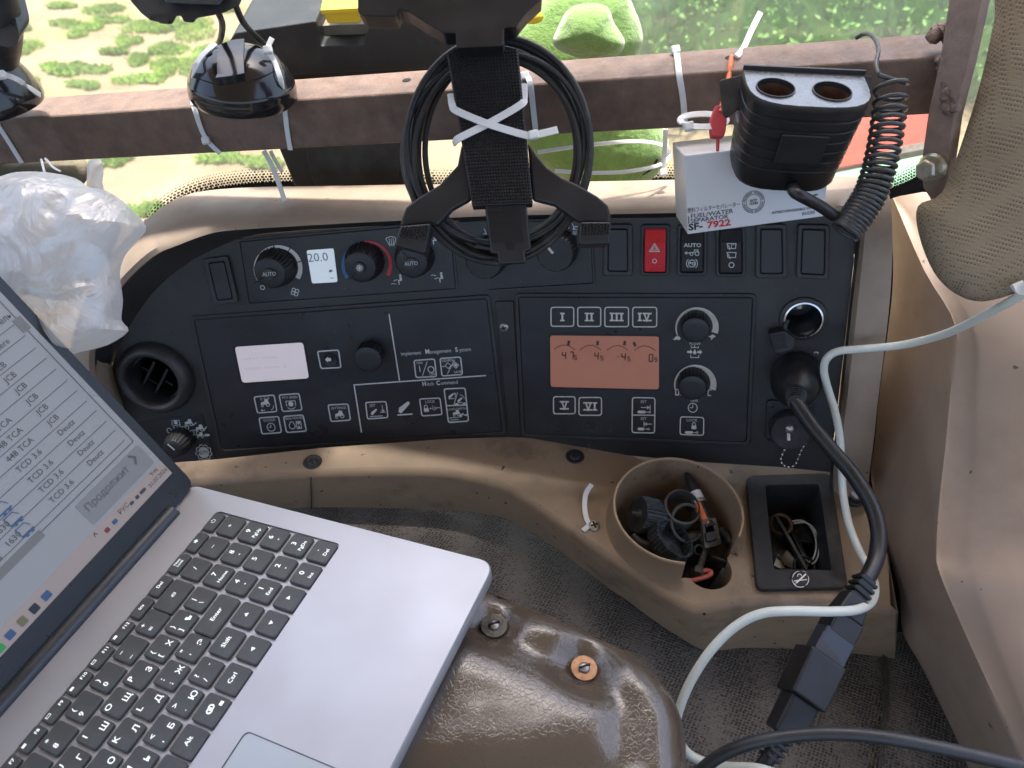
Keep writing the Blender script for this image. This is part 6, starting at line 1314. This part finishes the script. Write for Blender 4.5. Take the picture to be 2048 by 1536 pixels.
# ================================================================== bits in the cup holder
Z1 = Pl((0, 0, zs + .001), (0, 0, 1)); Z2 = Pl((0, 0, zs - .018), (0, 0, 1)); Z3 = Pl((0, 0, zs - .020), (0, 0, 1))
def flut(n, d): return lambda t, i: 1 - (d if math.sin(n * t) < 0 else 0)
def capx(pl, x, y, r, h, ax, name, label, mat, nf=40, nub=True):
    c = pl.hit(x, y); s = pl.sc(x, y); r *= s
    o = thing(name, c, label, 'cap')
    mk('skirt', lathe(c, ax, [(r * .9, -h * .5), (r, -h * .5), (r, h * .4), (r * .94, h * .5), (r * .85, h * .45), (0, h * .42)] if nub else [(0, -h * .5), (r * .95, -h * .5), (r, -h * .4), (r, h * .5), (r * .9, h * .5), (r * .88, -h * .3), (r * .5, -h * .32), (r * .45, -h * .26), (0, -h * .26)], nf * 4, flut(nf, .05)), mat, o, smooth=40)
    if nub: mk('nub', lathe(c + Vector(ax).normalized() * h * .42, ax, [(r * .3, 0), (r * .2, .002), (r * .13, .006), (r * .1, .008), (0, .008)], 16), mat, o, smooth=50)
    return o
capx(Z1, 1294, 1032, 38, .020, (-.93, -.1, .45), 'ribbed_cap', 'black ribbed bottle cap standing on edge at the left of the cup holder', 'dark_blue_plastic')
capx(Z1, 1340, 1084, 46, .014, tuple((-CF * .55 + CR * .50 + CU * .62)), 'open_cap', 'dark toothed cap lying open side up at the front of the cup holder', 'dark_blue_plastic', 34, False)
c = Z1.hit(1358, 1022); s = Z1.sc(1358, 1022)
mk('hose_ring', lathe(c, (.15, -.25, 1), [(33 * s, -.012), (36 * s, -.012), (37 * s, .010), (33 * s, .011), (32 * s, .002), (33 * s, -.012)], 44, caps=False), 'case_tan' if False else M('grey_rubber', (.075, .072, .066), .6, var=.3, vs=80, bump=.4, bs=500), smooth=50, label='grey rubber hose ring in the middle of the cup holder', cat='ring')
tor(Z1, 1375, 1046, 37, .0016, 'grey_rubber', 'band_loop', 'thin grey band looped round the hose ring in the cup', 'band', (.35, -.55, .8))
mkr = thing('marker_pen', Z2.hit(1418, 1055), 'dark marker with a white band and orange barrel leaning in the cup', 'marker')
p1_, p2_ = Z1.hit(1420, 1056), at(1372, 944, depth_of(SH.hit(1372, 944)) - .012)
dd = (p2_ - p1_); Lm = dd.length; dd.normalize(); r_ = 13.5 * Z1.sc(1400, 1000)
mk('barrel', lathe(p1_, dd, [(0, 0), (r_, 0), (r_, Lm * .42)], 24), 'black_gloss', mkr, smooth=40)
mk('print', lathe(p1_, dd, [(r_ * 1.02, Lm * .04), (r_ * 1.02, Lm * .41)], 6, hint=-CF - CR * .8, a0=-40, a1=40), 'orange_print', mkr, smooth=60)
mk('ferrule', lathe(p1_, dd, [(r_ * 1.03, Lm * .42), (r_ * 1.06, Lm * .45), (r_ * 1.03, Lm * .48)], 24), 'steel', mkr, smooth=60)
mk('white_band', lathe(p1_, dd, [(r_ * .98, Lm * .48), (r_ * .93, Lm * .62)], 24), 'paper', mkr, smooth=60)
mk('cap', lathe(p1_, dd, [(r_ * .93, Lm * .62), (r_ * .75, Lm * .80), (r_ * .42, Lm * .97), (0, Lm)], 20, flut(8, .08)), 'black', mkr, smooth=40)
bk = thing('metal_buckle', Z1.hit(1420, 1065), 'blackened metal buckle clip at the right of the cup holder', 'buckle')
mk('frame', pframe(Pl(Z1.hit(1420, 1065), (.2, -.5, 1)), rq([(1403, 1040), (1432, 1034), (1444, 1088), (1410, 1098)], 5), rq([(1410, 1048), (1426, 1045), (1434, 1080), (1416, 1086)], 3), .002, -.002), 'dirty_metal', bk, bevel=.0006)
mk('bar', pprism(Pl(Z1.hit(1420, 1065), (.2, -.5, 1)), rq([(1411, 1066), (1431, 1062), (1433, 1078), (1413, 1084)], 3), .004, -.001), 'grease_black', bk, bevel=.0006)
bl_ = thing('hex_bolt', Z2.hit(1397, 1146), 'dirty hex head bolt near the handle slot of the cup', 'bolt')
a_ = Z2.hit(1396, 1145, .010); b_ = Z2.hit(1412, 1096, .004); d_ = (b_ - a_).normalized(); s = Z2.sc(1396, 1145)
mk('head', lathe(a_, d_, [(0, -.004), (14 * s, -.004), (14 * s, .003), (0, .0031)], 6), 'dirty_metal', bl_, bevel=.0006)
mk('shank', tube([a_ + d_ * .003, b_], 6.5 * s, 12, 1), 'dirty_metal', bl_, smooth=50)
mk('spacer_tube', lathe(Z2.hit(1392, 1098), (.05, -.6, .8), [(8 * s, -.012), (10.5 * s, -.012), (10.5 * s, .010), (8.5 * s, .010), (8 * s, -.012)], 24, caps=False), 'dirty_metal', smooth=40, label='short dirty metal spacer tube behind the bolt in the cup', cat='tube')
mk('red_wire', tube([Z2.hit(x, y, .012) for x, y in ((1368, 1160), (1384, 1161), (1404, 1156), (1419, 1150), (1422, 1144), (1414, 1141), (1402, 1143))], .0020, 10, 6), 'red_rubber', smooth=60, label='short red rubber wire curled under the bolt in the cup slot', cat='wire')
V, F = [], []
rr_ = random.Random(4)
for i, (x, y, nm_, lb) in enumerate(((1330, 1052, 'grease_lump', 'black greasy lump under the ribbed cap'), (1435, 1120, 'dark_bracket', 'dark angled bracket by the right wall of the cup'), (1392, 1062, 'dark_clip', 'dark clip beneath the hose ring'))):
    c = Z3.hit(x, y)
    g_ = [obox(c + Vector((rr_.uniform(-.01, .01), rr_.uniform(-.01, .01), rr_.uniform(0, .012))), (rr_.uniform(-1, 1), 1, rr_.uniform(-.4, .4)), (1, rr_.uniform(-1, 1), .2), (.1, .2, 1), rr_.uniform(.008, .02), rr_.uniform(.008, .016), rr_.uniform(.004, .01)) for _ in range(1)]
    mk(nm_, g_[0], 'grease_black', bevel=.0015, segs=2, label=lb, cat='scrap')
for pts, r_, m_, nm_, lb in (([(1268, 1075), (1290, 1092), (1318, 1098)], .0075, 'grease_black', 'rubber_plug', 'stubby black rubber plug against the left wall of the cup'), ([(1440, 1060), (1455, 1075), (1462, 1090)], .005, 'grease_black', 'hose_stub', 'short black hose stub at the right wall of the cup'), ([(1372, 1075), (1398, 1070), (1412, 1084)], .0055, 'dirty_metal', 'pipe_elbow', 'small dirty pipe elbow in the middle of the cup'), ([(1335, 1128), (1352, 1120), (1368, 1128)], .006, 'dirty_metal', 'steel_pin', 'dull steel pin behind the front wall of the cup')):
    mk(nm_, tube([Z2.hit(x, y, .006) for x, y in pts], r_, 14, 5), m_, smooth=50, label=lb, cat='scrap')
# ================================================================== strap end and screw on the shelf
tl_ = thing('shelf_tie', SH.hit(1180, 1030), 'short white strap end held by a cross head screw on the shelf', 'strap')
mk('strap', strap([SH.hit(1184, 969, .010), SH.hit(1172, 988, .006), SH.hit(1169, 1015, .003), SH.hit(1173, 1038, .0012), SH.hit(1178, 1050, .001), SH.hit(1166, 1062, .001)], .0042, .0010, (0, 0, 1), 6), 'nylon', tl_, smooth=50)
screw(Pl(SH.hit(1188, 1052, .001), (0, -.15, 1)), 1188, 1052, 12.5, tl_, 'zinc', name='screw', dome_h=.5)
# bolt in the foot of the cowl
cb_ = at(1712, 988, .672); mk('bolt_recess', lathe(cb_, (0, -.5, 1), [(.011, -.004), (.0105, .001), (.009, .0012), (.0085, -.001), (0, -.001)], 28), 'fascia', dash, smooth=40)
mk('bolt', lathe(cb_, (0, -.5, 1), [(.0062, 0), (.006, .003), (.004, .0052), (0, .0056)], 20), 'steel', dash, smooth=50)
# ================================================================== mains plug, cables and adapter
pgb = PR.hit(1592, 748); tip = at(1592, 800, depth_of(pgb) - .052); pax = (tip - pgb).normalized(); s = PR.sc(1592, 748)
pc = thing('power_plug', pgb, 'round black rubber plug in the fascia with a thick black cable', 'plug')
mk('socket_collar', lathe(pgb, PR.n, [(50 * s, 0), (50 * s, .006), (47 * s, .010), (44 * s, .010)], 48, caps=False), 'black_dusty', pc, smooth=45)
mk('plug_body', lathe(pgb, pax, [(47 * s, -.006), (48 * s, .008), (48.5 * s, .016), (46 * s, .026), (39 * s, .036), (28 * s, .043), (20 * s, .047), (19 * s, .049)], 48), 'rubber', pc, smooth=60)
nk = pgb + pax * .046
pr_ = []
for i in range(6): pr_ += [(20 * s - i * .0004, i * .0035), (20 * s - i * .0004, i * .0035 + .0022), (18 * s - i * .0004, i * .0035 + .0024), (18 * s - i * .0004, i * .0035 + .0034)]
mk('neck', lathe(nk, pax, pr_, 28), 'rubber', pc, smooth=40)
ce = nk + pax * .018
mk('cable', tube([nk + pax * .006, ce, at(1622, 850, .585), at(1662, 898, .576), at(1706, 950, .566), at(1742, 1008, .556), at(1757, 1060, .548), at(1754, 1108, .540), at(1742, 1142, .532), at(1728, 1166, .526)], .0056, 18, 8), 'rubber', pc, smooth=60)
def cbox(p, q, w1, w2, t1, t2):      # tapered body between two points, widths in px
    P, Q = at(*p), at(*q); d = (Q - P).normalized(); sx2 = (d.cross(-CF)).normalized(); n2 = sx2.cross(d); a, b = p[2] / FPX, q[2] / FPX
    r1 = [P + sx2 * (w1 * a * i / 2) + n2 * (t1 * j / 2) for i, j in ((-1, -1), (1, -1), (1, 1), (-1, 1))]; r2 = [Q + sx2 * (w2 * b * i / 2) + n2 * (t2 * j / 2) for i, j in ((-1, -1), (1, -1), (1, 1), (-1, 1))]
    return r1 + r2, [(3, 2, 1, 0), (4, 5, 6, 7)] + [(i, (i + 1) % 4, (i + 1) % 4 + 4, i + 4) for i in range(4)]
for i in range(4):
    x, y = 1731 - i * 6.5, 1160 + i * 11; mk('strain_relief', cbox((x, y, .526 - i * .002), (x - 4, y + 7, .525 - i * .002), 42 + i, 42 + i, .012, .012), 'plug_black', pc, bevel=.0012)
mk('strain_core', cbox((1733, 1156, .526), (1704, 1206, .519), 30, 30, .009, .009), 'plug_black', pc)
mk('coupler', cbox((1710, 1193, .520), (1688, 1236, .515), 44, 62, .013, .016), 'plug_black', pc, bevel=.0018, segs=3)
mk('coupler_end', cbox((1688, 1236, .515), (1668, 1276, .510), 64, 62, .017, .017), 'plug_black', pc, bevel=.0014, segs=3)
ad = thing('cable_adapter', at(1600, 1400, .50), 'square black plug adapter joining two cables over the dark mat', 'adapter')
mk('insert', cbox((1672, 1268, .509), (1640, 1330, .502), 68, 70, .013, .013), 'alu_dark', ad, bevel=.0008)
mk('insert_edge', cbox((1668, 1276, .502), (1640, 1330, .4955), 52, 54, .001, .001), M('brownish', (.045, .036, .034), .4, var=.1), ad)
mk('sleeve', cbox((1642, 1312, .503), (1600, 1400, .493), 84, 80, .021, .022), 'plug_black', ad, bevel=.0016, segs=3)
mk('plug', cbox((1602, 1396, .494), (1565, 1470, .488), 64, 62, .016, .016), 'black', ad, bevel=.002, segs=3)
for i in range(4):
    x, y = 1563 - i * 7, 1474 + i * 12; mk('strain_relief', cbox((x, y, .487), (x - 4, y + 8, .486), 40 - i * 2, 40 - i * 2, .011, .011), 'plug_black', ad, bevel=.001)
mk('cable', tube([at(1568, 1466, .488), at(1545, 1505, .486), at(1515, 1548, .485), at(1480, 1620, .485)], .0046, 14, 6), 'plug_black', ad, smooth=60)
mk('grey_cable', tube([at(*p) for p in [(1330, 1640, .50), (1375, 1570, .49), (1430, 1518, .478), (1500, 1487, .468), (1580, 1472, .462), (1660, 1467, .458), (1760, 1474, .452), (1870, 1494, .448), (1980, 1518, .445), (2120, 1552, .44)]], .0040, 16, 8), M('grey_cord', (.035, .037, .04), .4, var=.2, vs=60), smooth=60, label='dark grey cable arching across the lower right corner', cat='cable')
wc = thing('white_cable', at(1650, 720, .63), 'long white cable looping from the right pad down over the shelf', 'cable')
mk('cord', tube([at(*p) for p in [(2110, 535, .47), (2048, 586, .492), (1985, 622, .515), (1910, 660, .55), (1850, 680, .575), (1790, 692, .592), (1720, 698, .598), (1675, 703, .602), (1653, 718, .606), (1648, 742, .612), (1655, 775, .618), (1669, 820, .622), (1679, 870, .626), (1683, 930, .63), (1686, 985, .628), (1697, 1045, .622), (1718, 1100, .612), (1740, 1140, .60), (1750, 1172, .585), (1744, 1202, .545), (1715, 1219, .500), (1660, 1223, .486), (1580, 1222, .484), (1520, 1228, .49), (1468, 1255, .496), (1420, 1303, .50), (1384, 1358, .503), (1362, 1408, .505), (1352, 1450, .507), (1362, 1488, .507), (1388, 1515, .507), (1440, 1532, .50), (1520, 1538, .48), (1580, 1560, .48)]], .00305, 14, 8), 'cord_white', wc, smooth=60)
mk('tag', strap([at(2030, 568, .488), at(2040, 580, .486), at(2062, 578, .48)], .007, .003, -CF, 4), 'nylon', wc, smooth=40)
k = Ink(Pl(at(1740, 697, .5945), -CF), 0, ex=(1, -.03), ey=(0, -1)); k.at(1742, 701).text('AWM 2464', 0, 0, 5.5, 'L', 0, 1.5); k.build('marking', 'faint_print', wc)
